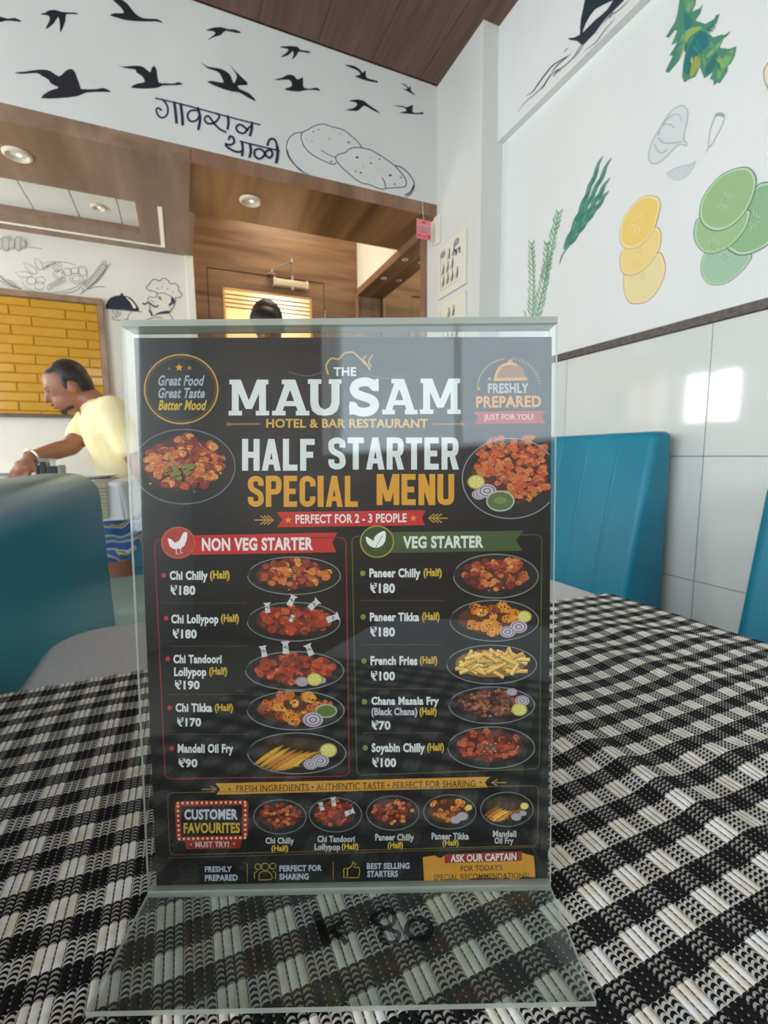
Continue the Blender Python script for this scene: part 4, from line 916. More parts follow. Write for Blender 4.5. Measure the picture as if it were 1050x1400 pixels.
for i in range(13): a = math.radians(-82+i*6.2); ar_.line([(696+40*math.cos(a), 530+38*math.sin(a)), (696+45*math.cos(a), 530+43*math.sin(a))], 1.5, (150, 122, 76), sm=False)
ar_.ell(669, 518, 2, 1.7, GD2); ar_.ell(655, 531, 1.6, 1.6, GD2)
ar_.text('FRESHLY', 667, 723, 524, 14, (176, 178, 178), slope=-.01, bold=.035); ar_.text('PREPARED', 651, 740, 541.5, 16, (222, 150, 56), slope=-.01, bold=.035)
ar_.poly([(647, 563), (746, 561.5), (740, 570), (746, 578.5), (648, 580), (654, 571)], (178, 44, 44)); ar_.text('JUST FOR YOU!', 662, 730, 566.5, 10, (222, 200, 196), slope=-.01, bold=.005)
ar_.done('printed_badge', 'serving-dome badge with red ribbon')
# section banners and frames
ar_.rrect((211, 738), (473, 735), (477.5, 1061), (226, 1065), 9, 1.3, (150, 42, 42)); ar_.rrect((481, 733), (741, 731), (737.5, 1051), (488, 1060), 9, 1.3, (78, 98, 44)); ar_.done('printed_frames')
ar_.poly([(262, 732), (461, 728), (454.5, 741.5), (459.5, 755), (262, 758.5)], RD); ar_.text('NON VEG STARTER', 276, 428, 735.5, 18, (240, 226, 220), slope=-.008, bold=.04)
ar_.ell(243.7, 742, 23.5, 22, (176, 52, 44)); ar_.ring(243.7, 742, 22.5, 21, 1.4, (206, 92, 76))
ar_.poly([(229, 736), (234, 737), (239, 742), (244, 740), (247, 736), (249, 731), (252, 727), (256, 728), (256, 733), (255, 739), (252, 746), (247, 750), (238, 751), (232, 747)], (240, 232, 226)); ar_.line([(241, 750), (241, 757), (245, 757)], 1.2, WT, sm=False); ar_.line([(247, 750), (247, 756), (250, 756)], 1.2, WT, sm=False)
ar_.done('printed_banner', 'red banner with white hen emblem')
ar_.poly([(532, 727.5), (716, 725.5), (705, 738.5), (714.5, 753), (532, 756)], (66, 88, 44)); ar_.text('VEG STARTER', 551, 661, 733, 17, (226, 228, 216), slope=-.008, bold=.04)
ar_.ell(515.5, 740.5, 23.5, 22, (52, 76, 32)); ar_.ring(515.5, 740.5, 22.5, 21.3, 1.8, (164, 148, 62))
ar_.poly(spline([(512, 749), (503, 744), (500, 734), (505, 736), (511, 740), (514, 746)], 3, True), (232, 238, 224)); ar_.poly(spline([(513, 749), (511, 741), (514, 732), (526, 726), (527, 738), (522, 746)], 3, True), (240, 242, 234)); ar_.line([(512, 753), (516, 744), (523, 732)], .9, (90, 110, 70))
ar_.done('printed_banner', 'green banner with white leaf emblem')
Lc, Rc = (188, 190, 192), (206, 208, 210)
def item(txt, x0, x1, yt, yb_, col, sl=0, bold=.03, lead=None): ar_.text(txt, x0, x1, yt, yb_-yt, col, slope=sl, bold=bold+.012)
HF = '(Half)'
items = [('Chi Chilly', 232, 284, 780.5, 796.5, WT), (HF, 287, 314, 780, 794.5, YL), ('₹180', 233, 267, 800, 813.5, WT),
('Chi Lollypop', 234, 298.6, 840, 856, WT), (HF, 302, 326.6, 839.5, 853.5, YL), ('₹180', 236, 269, 860, 873, WT),
('Chi Tandoori', 237, 303, 895, 907, WT), ('Lollypop', 238, 282, 912.5, 928, WT), (HF, 286, 310.6, 912, 925.5, YL), ('₹190', 239, 273, 930, 943, WT),
('Chi Tikka', 240, 290, 961.5, 973.5, WT), (HF, 293.5, 318.6, 962, 975, YL), ('₹170', 242, 275, 981, 993.5, WT),
('Mandeli Oil Fry', 243, 319, 1017, 1033, WT), ('₹90', 244, 270, 1037, 1049.5, WT),
('Paneer Chilly', 505, 575, 777, 793, WT), (HF, 579, 604, 777, 791, YL), ('₹180', 506, 540, 797, 811, WT),
('Paneer Tikka', 505.7, 573, 837.5, 849.5, WT), (HF, 577, 601, 837, 851, YL), ('₹180', 506, 540, 857, 870.5, WT),
('French Fries', 506.6, 570.6, 897, 909.5, WT), (HF, 574, 598, 897, 910.5, YL), ('₹100', 507, 540, 917.5, 930.5, WT),
('Chana Masala Fry', 507.7, 600, 952.5, 967, WT), ('(Black Chana)', 507.7, 570.6, 967.5, 981, (196, 200, 204)), (HF, 573.5, 597, 967.5, 980.5, YL), ('₹70', 508, 534, 985, 998, WT),
('Soyabin Chilly', 508, 581, 1016, 1032, WT), (HF, 584, 607, 1016, 1029.5, YL), ('₹100', 509, 541.6, 1036, 1049, WT)]
for t_ in items[:15]: item(*t_)
for x, y in ((224, 786.6), (227, 845), (229.5, 900.6), (232, 967.7), (235, 1023)): ar_.ell(x, y, 3.2, 3.2, (192, 50, 48), 14)
for x0, x1, y in ((223, 338, 824.5), (226, 340, 883.5), (229, 341, 949.5), (231, 342, 1004)): 
    for i in range(30): a = x0+(x1-x0)*i/30; ar_.line([(a, y), (a+2.6, y)], .8, (110, 92, 44), sm=False)
ar_.done('printed_price_list', 'white dish names and rupee prices with red bullets')
for t_ in items[15:]: item(*t_)
for x0, x1, y in ((493, 610, 821), (494, 608, 881.5), (495, 607, 941.5), (496, 608, 1002)):
    for i in range(36): a = x0+(x1-x0)*i/36; ar_.line([(a, y), (a+1.7, y-.03)], 1, (122, 108, 66), sm=False)
for x, y in ((496, 784), (496.6, 843.5), (497.7, 903.7), (498.3, 959.5), (499.4, 1022.5)): ar_.ell(x, y, 3.8, 3.8, (120, 142, 52), 14)
ar_.done('printed_price_list', 'white dish names and rupee prices with green bullets')
# food pictures
def food(cx, cy, rx, ry, kind, seed, clip=None, sc=1.0):
    rnd = random.Random(seed)
    CX = (lambda x: min(max(x, clip[0]), clip[1])) if clip else (lambda x: x)
    def pl_(pts, col, up=False): ar_.poly([(CX(x), y) for x, y in pts], col, up)
    def el(x, y, a, b_, col, up=False, n=14): pl_([(x+a*math.cos(i*2*math.pi/n), y+b_*math.sin(i*2*math.pi/n)) for i in range(n)], col, up)
    el(cx, cy, rx, ry, (70, 70, 68), True, 36); el(cx, cy, rx-1.2, ry-1.2, (26, 27, 27), True, 36); el(cx-rx*.03, cy-ry*.06, rx*.78, ry*.72, {'fries': (150, 104, 40), 'fish': (60, 42, 24), 'chana': (58, 32, 26), 'tikka': (92, 48, 24)}.get(kind, (84, 34, 24)), True, 30)
    pal = {'chilly': [(172, 78, 44), (196, 102, 54), (150, 60, 38), (206, 118, 56), (120, 40, 28), (214, 140, 66), (136, 44, 34)], 'lolly': [(170, 60, 34), (150, 46, 28), (190, 84, 44), (120, 48, 30)],
           'tikka': [(214, 130, 40), (196, 104, 34), (226, 152, 56), (150, 70, 28)], 'fish': [(196, 144, 52), (170, 112, 36), (214, 168, 76), (120, 80, 30)], 'fries': [(230, 182, 84), (216, 164, 62), (240, 202, 112)],
           'chana': [(128, 66, 44), (150, 82, 56), (96, 48, 34), (170, 104, 72)], 'soya': [(170, 70, 40), (140, 54, 34), (190, 96, 56), (104, 44, 30)]}[kind]
    q = max(rx/62, .5)
    def blob(x, y, r, col):
        k = rnd.randint(7, 10); a0 = rnd.random()*6
        pts = [(x+r*rnd.uniform(.72, 1.15)*math.cos(a0+i*2*math.pi/k), y+r*.82*rnd.uniform(.72, 1.15)*math.sin(a0+i*2*math.pi/k)) for i in range(k)]
        pl_([(px_+.4*q, py_+1.3*q) for px_, py_ in pts], tuple(int(c*.35) for c in col), True); pl_(pts, col, True)
        for _ in range(3):
            a = rnd.random()*6.28; rr = r*rnd.uniform(.2, .8); cc = rnd.choice([tuple(min(255, int(c*1.3+10)) for c in col), tuple(int(c*.74) for c in col), tuple(min(255, int(c*1.15)) for c in col)])
            bx_, by_ = x+rr*math.cos(a), y+rr*.8*math.sin(a); s_ = r*rnd.uniform(.16, .34)
            pl_([(bx_-s_, by_), (bx_-s_*.2, by_-s_*.7), (bx_+s_, by_-s_*.1), (bx_+s_*.2, by_+s_*.6)], cc, True)
    def spots():
        n_ = int({'chana': 150, 'tikka': 34, 'fries': 0, 'fish': 0}.get(kind, 78)*sc); out = []
        for _ in range(n_):
            a = rnd.random()*6.28; r = math.sqrt(rnd.random())*.80
            x, y = cx+rx*r*math.cos(a)*.95, cy-ry*.12+ry*r*math.sin(a)*.9
            if kind in ('tikka',) and x > cx+rx*.3 and y > cy: continue
            out.append((x, y))
        return sorted(out, key=lambda p: p[1])
    r0 = {'chana': 3.1, 'tikka': 8.2, 'lolly': 6.0, 'soya': 5.4}.get(kind, 6.0)*q
    for x, y in spots():
        blob(x, y, r0*rnd.uniform(.75, 1.15), rnd.choice(pal))
        if kind == 'tikka':
            for _ in range(3): s_ = r0*.16; a, b_ = x+rnd.uniform(-.5, .5)*r0, y+rnd.uniform(-.5, .5)*r0; pl_([(a-s_, b_), (a, b_-s_*1.4), (a+s_, b_), (a, b_+s_*1.4)], (70, 34, 20), True)
    if kind in ('chilly', 'soya'):
        for _ in range(int(14*sc)):
            a = rnd.random()*6.28; r = rnd.random()*.8; x, y = cx+rx*r*math.cos(a), cy+ry*r*math.sin(a); s_ = 2.0*q
            pl_([(x-s_, y), (x, y-s_*.6), (x+s_, y+s_*.2), (x, y+s_*.7)], rnd.choice([(96, 120, 50), (140, 150, 90), (190, 170, 90), (170, 110, 120)]), True)
    if kind == 'fries':
        for i in range(58):
            a = rnd.uniform(-.6, .6) if rnd.random() < .75 else rnd.uniform(-1.3, 1.3); x = cx+rnd.uniform(-.62, .62)*rx; y = cy+rnd.uniform(-.62, .45)*ry*(1-abs(x-cx)/rx*.4); l = rnd.uniform(9, 16); w_ = 2.2
            d = (math.cos(a), math.sin(a)); nn = (-d[1], d[0]); col = rnd.choice(pal)
            for (o_, ww, c_) in ((.8, w_+.5, tuple(int(c*.55) for c in col)), (0, w_, col), (-.9, w_*.35, tuple(min(255, int(c*1.12)) for c in col))):
                pl_([(x-d[0]*l+nn[0]*ww, y-d[1]*l+nn[1]*ww+o_), (x+d[0]*l+nn[0]*ww, y+d[1]*l+nn[1]*ww+o_), (x+d[0]*l-nn[0]*ww, y+d[1]*l-nn[1]*ww+o_), (x-d[0]*l-nn[0]*ww, y-d[1]*l-nn[1]*ww+o_)], c_, True)
    if kind == 'fish':
        for i in range(9):
            t = i/8; bx_ = cx-rx*.62+rx*.95*t; by_ = cy+ry*(.15+.30*math.sin(t*3)); l = rx*.5*(1-.2*abs(t-.5)); a = math.radians(-38+t*8); d = (math.cos(a), math.sin(a)*.85); nn = (-d[1], d[0]); col = rnd.choice(pal); w_ = ry*.13
            pts = [(-.75, 0), (-.5, .8), (0, 1.1), (.6, .9), (1, .1), (.6, -.8), (0, -1), (-.5, -.6)]
            for (o_, k, c_) in ((1.2, 1.15, tuple(int(c*.35) for c in col)), (0, 1, col), (-.6, .45, tuple(min(255, int(c*1.2)) for c in col))):
                pl_([(bx_+d[0]*u_*l*(.6+.4*k)+nn[0]*v_*w_*k, by_+d[1]*u_*l*(.6+.4*k)+nn[1]*v_*w_*k+o_) for u_, v_ in pts], c_, True)
            for _ in range(3): a, b_ = bx_+rnd.uniform(-.5, .5)*l*d[0], by_+rnd.uniform(-.5, .5)*l*d[1]; pl_([(a-1, b_), (a, b_-.8), (a+1.2, b_), (a, b_+.8)], (90, 56, 22), True)
    def onion(x, y, r):
        for k, c in ((1, (186, 170, 186)), (.78, (96, 84, 96)), (.66, (206, 196, 206)), (.42, (80, 72, 80)), (.3, (190, 178, 190))): el(x, y, r*k, r*k*.72, c, True, 16)
    def lemon(x, y, r):
        el(x, y, r, r*.82, (180, 160, 50), True, 18); el(x, y, r*.86, r*.70, (214, 206, 110), True, 18)
        for i in range(6): a = i*math.pi/3; pl_([(x, y), (x+r*.7*math.cos(a), y+r*.56*math.sin(a)), (x+r*.7*math.cos(a+.16), y+r*.56*math.sin(a+.16))], (238, 234, 170), True)
    return el, pl_, onion, lemon, blob, rnd
def rim(cx, cy, rx, ry, a0=0, a1=360, col=(142, 146, 144), clip=None):
    if clip:
        n = 60; 
        for i in range(n):
            a, b_ = math.radians(a0+(a1-a0)*i/n), math.radians(a0+(a1-a0)*(i+1)/n); p, q_ = (cx+rx*math.cos(a), cy+ry*math.sin(a)), (cx+rx*math.cos(b_), cy+ry*math.sin(b_))
            if min(p[0], q_[0]) > clip[0] and max(p[0], q_[0]) < clip[1]: ar_.line([p, q_], 1.3, col, sm=False)
    else: ar_.ring(cx, cy, rx, ry, 1.1, col, 48, a0, a1)
def bones(pts, pl_, col=(206, 208, 206)):
    for x, y, dx_, dy_ in pts:
        l = math.hypot(dx_, dy_); ux, uy = dx_/l, dy_/l; nx_, ny_ = -uy, ux; w_ = l*.26
        pl_([(x+nx_*w_, y+ny_*w_), (x+dx_*.8+nx_*w_*.8, y+dy_*.8+ny_*w_*.8), (x+dx_+nx_*w_*1.5, y+dy_+ny_*w_*1.5), (x+dx_-nx_*w_*1.5, y+dy_-ny_*w_*1.5), (x+dx_*.8-nx_*w_*.8, y+dy_*.8-ny_*w_*.8), (x-nx_*w_, y-ny_*w_)], col, True)
        pl_([(x+dx_*.5-nx_*w_, y+dy_*.5-ny_*w_), (x+dx_*.7, y+dy_*.7), (x+dx_*.4+nx_*w_, y+dy_*.4+ny_*w_)], (140, 144, 144), True)
pc = lambda x, y, o=(190, 710): (o[0]+x/3.5, o[1]+y/3.5)
specs = [(742,270,222,90,'chilly',0),(740,490,222,93,'lolly',0),(745,725,235,92,'lolly',0),(750,915,232,93,'tikka',0),(755,1120,235,98,'fish',0),
         (728,272,203,105,'chilly',1),(720,485,212,98,'tikka',1),(708,695,215,93,'fries',1),(708,890,205,88,'chana',1),(705,1093,208,100,'soya',1)]
for i, (x, y, rx, ry, kd, sd) in enumerate(specs):
    cx, cy = pc(x, y, (190, 710) if sd == 0 else (470, 710)); rx /= 3.5; ry /= 3.5
    el, pl_, onion, lemon, blob, rnd = food(cx, cy, rx, ry, kd, 10+i)
    rim(cx, cy, rx, ry, 200, 540)
    if i == 1: bones([(366, 838, -1, -14), (395, 828, 7, -14), (423, 832, 12, -11), (397, 850, 4, -9), (447, 848, 16, -6)], pl_); blob(366, 848, 8, (160, 60, 36)); blob(390, 836, 7, (186, 96, 50)); blob(398, 862, 9, (186, 64, 34)); blob(438, 854, 7, (160, 56, 34))
    if i == 2: bones([(362, 898, -3, -15), (391, 894, -1, -17), (426, 896, -6, -15)], pl_); blob(363, 912, 9, (170, 60, 34)); blob(392, 904, 8, (150, 56, 36)); blob(432, 908, 9, (190, 70, 40)); onion(413, 932, 9); onion(440, 930, 6); lemon(430, 929, 11)
    if i == 3: el(446, 972, 15, 9.5, (170, 176, 168), True, 20); el(446, 972, 13, 7.8, (92, 118, 46), True, 20); onion(428, 984, 14)
    if i == 4: lemon(449, 1026, 12); onion(438, 1040, 12); onion(425, 1045, 10)
    if i == 6: lemon(717, 843, 10); onion(709, 857, 12); onion(694, 864, 11)
    if i == 8: onion(714, 958, 10); onion(700, 946, 7); lemon(710, 970, 11)
    ar_.done('printed_food_photo')
cl = (190, 753)
el, pl_, onion, lemon, blob, rnd = food(251.5, 638, 70, 51, 'chilly', 40, cl, 1.7); rim(251.5, 638, 70, 51, 0, 360, (120, 124, 124), cl)
for _ in range(10): blob(245+rnd.uniform(-18, 18), 640+rnd.uniform(-12, 14), 5, (120, 124, 60))
ar_.done('printed_food_photo', 'large round dish photo cropped by the card left edge')
el, pl_, onion, lemon, blob, rnd = food(698, 654, 66, 55, 'chilly', 41, cl, .5)
pts_ = sorted([(rnd.uniform(650, 748), rnd.uniform(598, 686)) for _ in range(260)], key=lambda p: p[1])
for x, y in pts_:
    if (x-702)**2/54**2+(y-640)**2/48**2 < 1 and not (x < 690 and y > 655): blob(x, y, rnd.uniform(3.6, 6.4), rnd.choice([(200, 92, 46), (186, 78, 42), (214, 116, 58), (156, 60, 36), (204, 100, 48), (190, 120, 60)]))
rim(698, 654, 66, 55, 0, 360, (150, 154, 156), cl); lemon(651, 659, 12); onion(655, 676, 10); onion(666, 671, 13); el(684, 685, 19.5, 14.5, (176, 180, 166), True, 26); el(684, 685, 17.5, 12.3, (86, 108, 58), True, 26); el(684, 684, 9, 5, (118, 138, 70), True, 10)
ar_.done('printed_food_photo', 'large round dish photo with lemon, onion and green dip')
# favourites row
fav = [(382.7, 1116.7, 'chilly'), (458.6, 1114, 'lolly'), (537, 1111.5, 'chilly'), (615, 1110, 'tikka'), (693, 1106.5, 'fish')]
for i, (x, y, kd) in enumerate(fav):
    el, pl_, onion, lemon, blob, rnd = food(x, y, 36, 23.5, kd, 60+i, None, .75); rim(x, y, 36, 23.5, 0, 360, (120, 122, 118))
    if i == 1: bones([(441, 1108, -3, -11), (457, 1102, -2, -12), (472, 1113, 12, -5)], pl_); blob(442, 1118, 6, (170, 56, 34)); blob(458, 1110, 6, (160, 56, 34))
    if i == 3: lemon(641, 1104, 5); onion(632, 1116, 8); onion(623, 1121, 7)
    if i == 4: lemon(717, 1102, 6); onion(706, 1117, 7); onion(715, 1112, 5)
    ar_.done('printed_food_photo')
for t_ in (('Chi Chilly', 363, 402, 1145, 1156, (190, 192, 190)), (HF, 371, 394, 1155.5, 1166, YL), ('Chi Tandoori', 434, 485, 1142.5, 1151.5, (190, 192, 190)), ('Lollypop', 430, 465, 1153.5, 1165, (190, 192, 190)), (HF, 467, 490, 1153, 1163.5, YL), ('Paneer Chilly', 513, 566, 1140, 1152, (190, 192, 190)), (HF, 530, 551, 1151, 1162, YL),
           ('Paneer Tikka', 590, 641, 1138.5, 1148, (190, 192, 190)), (HF, 605, 627, 1148, 1158.5, YL), ('Mandeli', 674, 706, 1135.5, 1144.5, (190, 192, 190)), ('Oil Fry', 676, 702, 1145, 1156, (190, 192, 190))):
    item(*t_, bold=.025)
ar_.rrect((229, 1084), (736, 1074), (735, 1156), (232, 1169), 8, .9, (120, 100, 56)); ar_.line([(228, 1173), (480, 1166), (735, 1158)], .8, (104, 88, 56))
ar_.done('printed_favourites_row')
ar_.poly([(294.5, 1071), (670, 1062), (663, 1069.5), (667, 1076.5), (296, 1086.5), (301, 1078.5)], (208, 150, 52)); ar_.text('FRESH INGREDIENTS • AUTHENTIC TASTE • PERFECT FOR SHARING', 323, 650, 1074, 9.5, (76, 52, 20), slope=-.0235, bold=.012); ar_.ell(314, 1079, 1.5, 1.5, (76, 52, 20)); ar_.ell(657, 1069.5, 1.5, 1.5, (76, 52, 20))
for x, y, sg in ((296, 1079, 1), (672, 1070, -1)):
    ar_.line([(x-20*sg, y), (x, y)], 1, GD2, sm=False); ar_.line([(x-8*sg, y-4), (x, y), (x-8*sg, y+4)], 1.4, GD2, sm=False)
ar_.done('printed_ribbon', 'mustard ribbon with dark lettering')
ar_.poly([(239, 1099), (244, 1095), (335, 1093.5), (339.5, 1098), (339, 1143), (334, 1148), (246, 1150), (241, 1146)], (150, 42, 34)); ar_.poly([(247, 1102.5), (331, 1101), (331, 1142), (248, 1144)], (22, 16, 16))
for i in range(15):
    t = i/14
    for (x, y) in ((243+92*t, 1098.2-1.4*t), (245+90*t, 1147-1.6*t)): ar_.ell(x, y, 1.8, 1.8, (244, 196, 150), 10)
for i in range(7):
    t = (i+.5)/7
    for (x, y) in ((243+1.5*t, 1099+46*t), (335.3, 1098+46*t)): ar_.ell(x, y, 1.8, 1.8, (244, 196, 150), 10)
ar_.poly([(253, 1149), (331, 1147.5), (328, 1160), (254, 1161)], (136, 38, 34))
ar_.text('CUSTOMER', 252, 325, 1106.5, 14.5, (200, 206, 214), slope=-.006, bold=.04); ar_.text('FAVOURITES', 251, 328, 1125, 14.5, YL, slope=-.006, bold=.035); ar_.text('MUST TRY!', 267, 313, 1150.5, 8, (206, 190, 180), slope=-.006, bold=.03); ar_.star(261, 1154.5, 2.2, GD); ar_.star(320, 1153.5, 2.2, GD)
ar_.done('printed_marquee_sign', 'red bulb-lined marquee sign lettering')
SV = (170, 178, 188)
for t_ in (('FRESHLY', 280, 317, 1184.5, 1192.5), ('PREPARED', 280, 325, 1196, 1204.5), ('PERFECT FOR', 382, 440, 1183, 1191.5), ('SHARING', 382, 422, 1194.5, 1203), ('BEST SELLING', 501.5, 560, 1180, 1188.5), ('STARTERS', 502, 544, 1190.5, 1199.5)): item(t_[0], *t_[1:], SV, -.01, .03)
for x, y in ((338, 1193), (455.5, 1190)): ar_.line([(x, y-12), (x, y+12)], 1.2, (130, 108, 54), sm=False)
ar_.line([(248, 1200), (249, 1191), (245, 1186), (252, 1181), (258, 1180), (266, 1182), (270, 1187), (267, 1193), (267, 1201), (248, 1202)], .9, (64, 60, 50))
for x, y, r in ((352.5, 1185, 4), (373, 1184, 4), (362.5, 1185, 5)): ar_.ring(x, y, r, r, 1.2, (150, 136, 46), 18)
ar_.line([(348, 1202), (348, 1194), (352, 1191)], 1.2, (150, 136, 46)); ar_.line([(376, 1202), (377, 1194), (373, 1191)], 1.2, (150, 136, 46)); ar_.line([(354, 1203), (355, 1194), (362, 1191), (370, 1194), (371, 1202), (354, 1203)], 1.2, (150, 136, 46))
ar_.line([(470, 1188), (470, 1200), (475, 1200), (475, 1187), (470, 1188)], 1.2, (176, 150, 40), sm=False); ar_.line([(475, 1188), (481, 1184), (483, 1178), (486, 1181), (484, 1186), (491, 1186), (492, 1191), (490, 1200), (477, 1200)], 1.2, (176, 150, 40), sm=False)
ar_.done('printed_icons_row', 'silver captions with gold icons')
random.seed(9)
top = [(578+i*8, 1172+random.uniform(-3, 3)-.045*8*i*.6) for i in range(20)]; bot = [(580+i*8, 1204+random.uniform(-2, 2)-.03*8*i) for i in range(20)]
ar_.poly(top+bot[::-1], (200, 142, 44)); ar_.poly([(608, 1168), (713.5, 1163.5), (713.5, 1177), (608, 1180)], (142, 46, 38)); ar_.text('ASK OUR CAPTAIN', 616, 706, 1168.5, 10.5, (222, 214, 204), slope=-.03, bold=.035)
ar_.text("FOR TODAY'S", 630, 687, 1183.5, 8, (84, 60, 26), slope=-.03, bold=.015); ar_.text('SPECIAL RECOMMENDATIONS!', 593, 723, 1195.5, 8, (84, 60, 26), slope=-.022, bold=.015)
ar_.done('printed_brush_banner', 'mustard brush-stroke banner')
# ================================================================ SOFAS
def padded(name, verts8, mats, parent, r=.03, seg=5):
    mb = MB(); mb.add(verts8, [(0, 3, 2, 1), (4, 5, 6, 7), (0, 1, 5, 4), (1, 2, 6, 5), (2, 3, 7, 6), (3, 0, 4, 7)]); return mb.build(name, mats, parent, bevel=r, sm=True, seg=seg)
def sofa(name, label, xf_top, xf_bot, xb, y0, y1, ztop, m, seat_dir, seat=True, seams=None, zseat=.45, zbot=.12, group=None, rr=.028, seatd=.5, yt=0):
    """backrest is a slab running along Y; its front leans from xf_bot to xf_top, back at xb. seat_dir -1: seat on the -X side"""
    t = empty(name, ((xf_bot+xb)/2, (y0+y1)/2, 0), label, 'sofa', group)
    v = [(xf_bot, y0, zbot), (xb, y0, zbot), (xb, y1, zbot), (xf_bot, y1, zbot), (xf_top, y0+yt, ztop), (xb, y0+yt, ztop), (xb, y1-yt, ztop), (xf_top, y1-yt, ztop)]
    if seat_dir > 0: v = [v[1], v[0], v[3], v[2], v[5], v[4], v[7], v[6]]
    padded('backrest', v, m, t, rr)
    if seams:
        for ys in seams:
            mb = MB(); pts = []
            for k in range(13):
                f_ = k/12; z = zseat+.02+(ztop-rr*1.6-zseat-.02)*f_; x = xf_bot+(xf_top-xf_bot)*((z-zbot)/(ztop-zbot)); pts.append((x+seat_dir*(.0008 if k < 12 else -.002), ys, z))
            for a, b_ in zip(pts[:-1], pts[1:]): mb.cyl((a[0]-seat_dir*.0035, a[1], a[2]), (b_[0]-seat_dir*.0035, b_[1], b_[2]), .0065, n=10, caps=False)
            mb.build('seam', M['teal'], t, sm=True)
    if seat:
        xs = sorted((xf_bot-seat_dir*0.0, xf_bot+seat_dir*seatd)); 
        padded('seat', [(xs[0], y0+.01, zseat-.12), (xs[1], y0+.01, zseat-.12), (xs[1], y1-.01, zseat-.12), (xs[0], y1-.01, zseat-.12), (xs[0], y0+.01, zseat), (xs[1], y0+.01, zseat), (xs[1], y1-.01, zseat), (xs[0], y1-.01, zseat)], m, t, .03)
        padded('seat_base', [(xs[0]+.02, y0+.03, .06), (xs[1]-.02, y0+.03, .06), (xs[1]-.02, y1-.03, .06), (xs[0]+.02, y1-.03, .06), (xs[0]+.02, y0+.03, zseat-.122), (xs[1]-.02, y0+.03, zseat-.122), (xs[1]-.02, y1-.03, zseat-.122), (xs[0]+.02, y1-.03, zseat-.122)], m, t, .01)
        for x in (xs[0]+.05, xs[1]-.05):
            for y in (y0+.06, y1-.06): MB().cyl((x, y, 0), (x, y, .065), .018, n=12).build('leg', M['blackplastic'], t, sm=True)
    else:
        for y in (y0+.06, y1-.06): MB().cyl(((xf_bot+xb)/2, y, 0), ((xf_bot+xb)/2, y, zbot+.005), .018, n=12).build('leg', M['blackplastic'], t, sm=True)
    return t
# right wall sofa beyond the table
ytr = .907
pA = on(1, ytr, 921, 600); pB = on(1, ytr, 897, 600); pC = on(1, ytr, 856, 804); pD = on(1, ytr, 904, 817)
xbk = min(float(pA[0]), XR-.034); ztop = float(on(0, pB[0], 880, 590)[2])
sl_ = (pB[0]-pC[0])/(pB[2]-pC[2]); xb0 = float(pB[0]-sl_*(pB[2]-.12)); 
seamy = [float(on(0, float(pB[0])-.03, x, y)[1]) for x, y in ((838.6, 640), (797, 640))]; dsm = seamy[1]-seamy[0]
print('sofaA', pA, pB, pC, pD, ztop, xb0, seamy)
sofa('sofa', 'teal leatherette sofa with vertical channels against the tiled wall, just right of the menu card', float(pB[0]), xb0, xbk, ytr, ytr+1.0-.22, ztop, M['teal'], -1, seams=[seamy[0], seamy[1], seamy[1]+dsm, seamy[1]+2*dsm][:3], rr=.02, seatd=.30)
# near right sofa, cut by the frame
xq = 1.18
y2 = float(on(0, xq, 1040, 690)[1]); z2 = float(on(0, xq, 1046, 664)[2])+.015
x_b = float(on(1, y2, 1005, 850)[0]); z_b = float(on(1, y2, 1005, 850)[2])
print('near sofa', y2, z2, x_b, z_b)
slp = (xq-x_b)/(z2-.02-z_b)
sofa('sofa', 'low teal sofa back cut off by the right edge of the frame', xq, xq-slp*(z2-.12), XR-.036, y2-.75, y2, z2, M['teal'], -1, rr=.03, seat=False)
# left sofa back beside our table
sofa('sofa', 'large dark teal sofa back with rounded top left of the nearest table', -.166, -.146, -.31, .10, 1.20, .894, M['teal2'], 1, seat=False, rr=.05, zbot=.1)
# low bench beyond
zb_ = .50
e0 = on(2, zb_, 157, 790); e1 = on(2, zb_, 205, 782)
print('bench', e0, e1)
yy = float((e0[1]+e1[1])/2)
bn = empty('bench', (float(e0[0])+.25, yy-.2, 0), 'low teal padded bench, its glare painted in as grey-green, between the teal sofa back and the standing man', 'bench')
X0b = float(e0[0])-.14
padded('seat', [(X0b, yy-.42, .30), (X0b+.7, yy-.42, .30), (X0b+.7, yy, .30), (X0b, yy, .30), (X0b, yy-.42, zb_), (X0b+.7, yy-.42, zb_), (X0b+.7, yy, zb_), (X0b, yy, zb_)], M['bench'], bn, .02)
for x in (X0b+.06, X0b+.64):
    for y in (yy-.36, yy-.06): MB().cyl((x, y, 0), (x, y, .305), .018, n=12).build('leg', M['blackplastic'], bn, sm=True)
# teal bench seat under the chef wall
fb = empty('wall_bench', (-.3, YCH-.14, 0), 'teal padded bench along the white wall behind the man in yellow', 'bench')
padded('seat', [(-1.2, YCH-.24, .30), (XP-.1, YCH-.24, .30), (XP-.1, YCH-.02, .30), (-1.2, YCH-.02, .30), (-1.2, YCH-.24, .46), (XP-.1, YCH-.24, .46), (XP-.1, YCH-.02, .46), (-1.2, YCH-.02, .46)], M['teal'], fb, .02)
padded('seat_base', [(-1.18, YCH-.22, 0), (XP-.12, YCH-.22, 0), (XP-.12, YCH-.03, 0), (-1.18, YCH-.03, 0), (-1.18, YCH-.22, .299), (XP-.12, YCH-.22, .299), (XP-.12, YCH-.03, .299), (-1.18, YCH-.03, .299)], M['teal'], fb, .01)
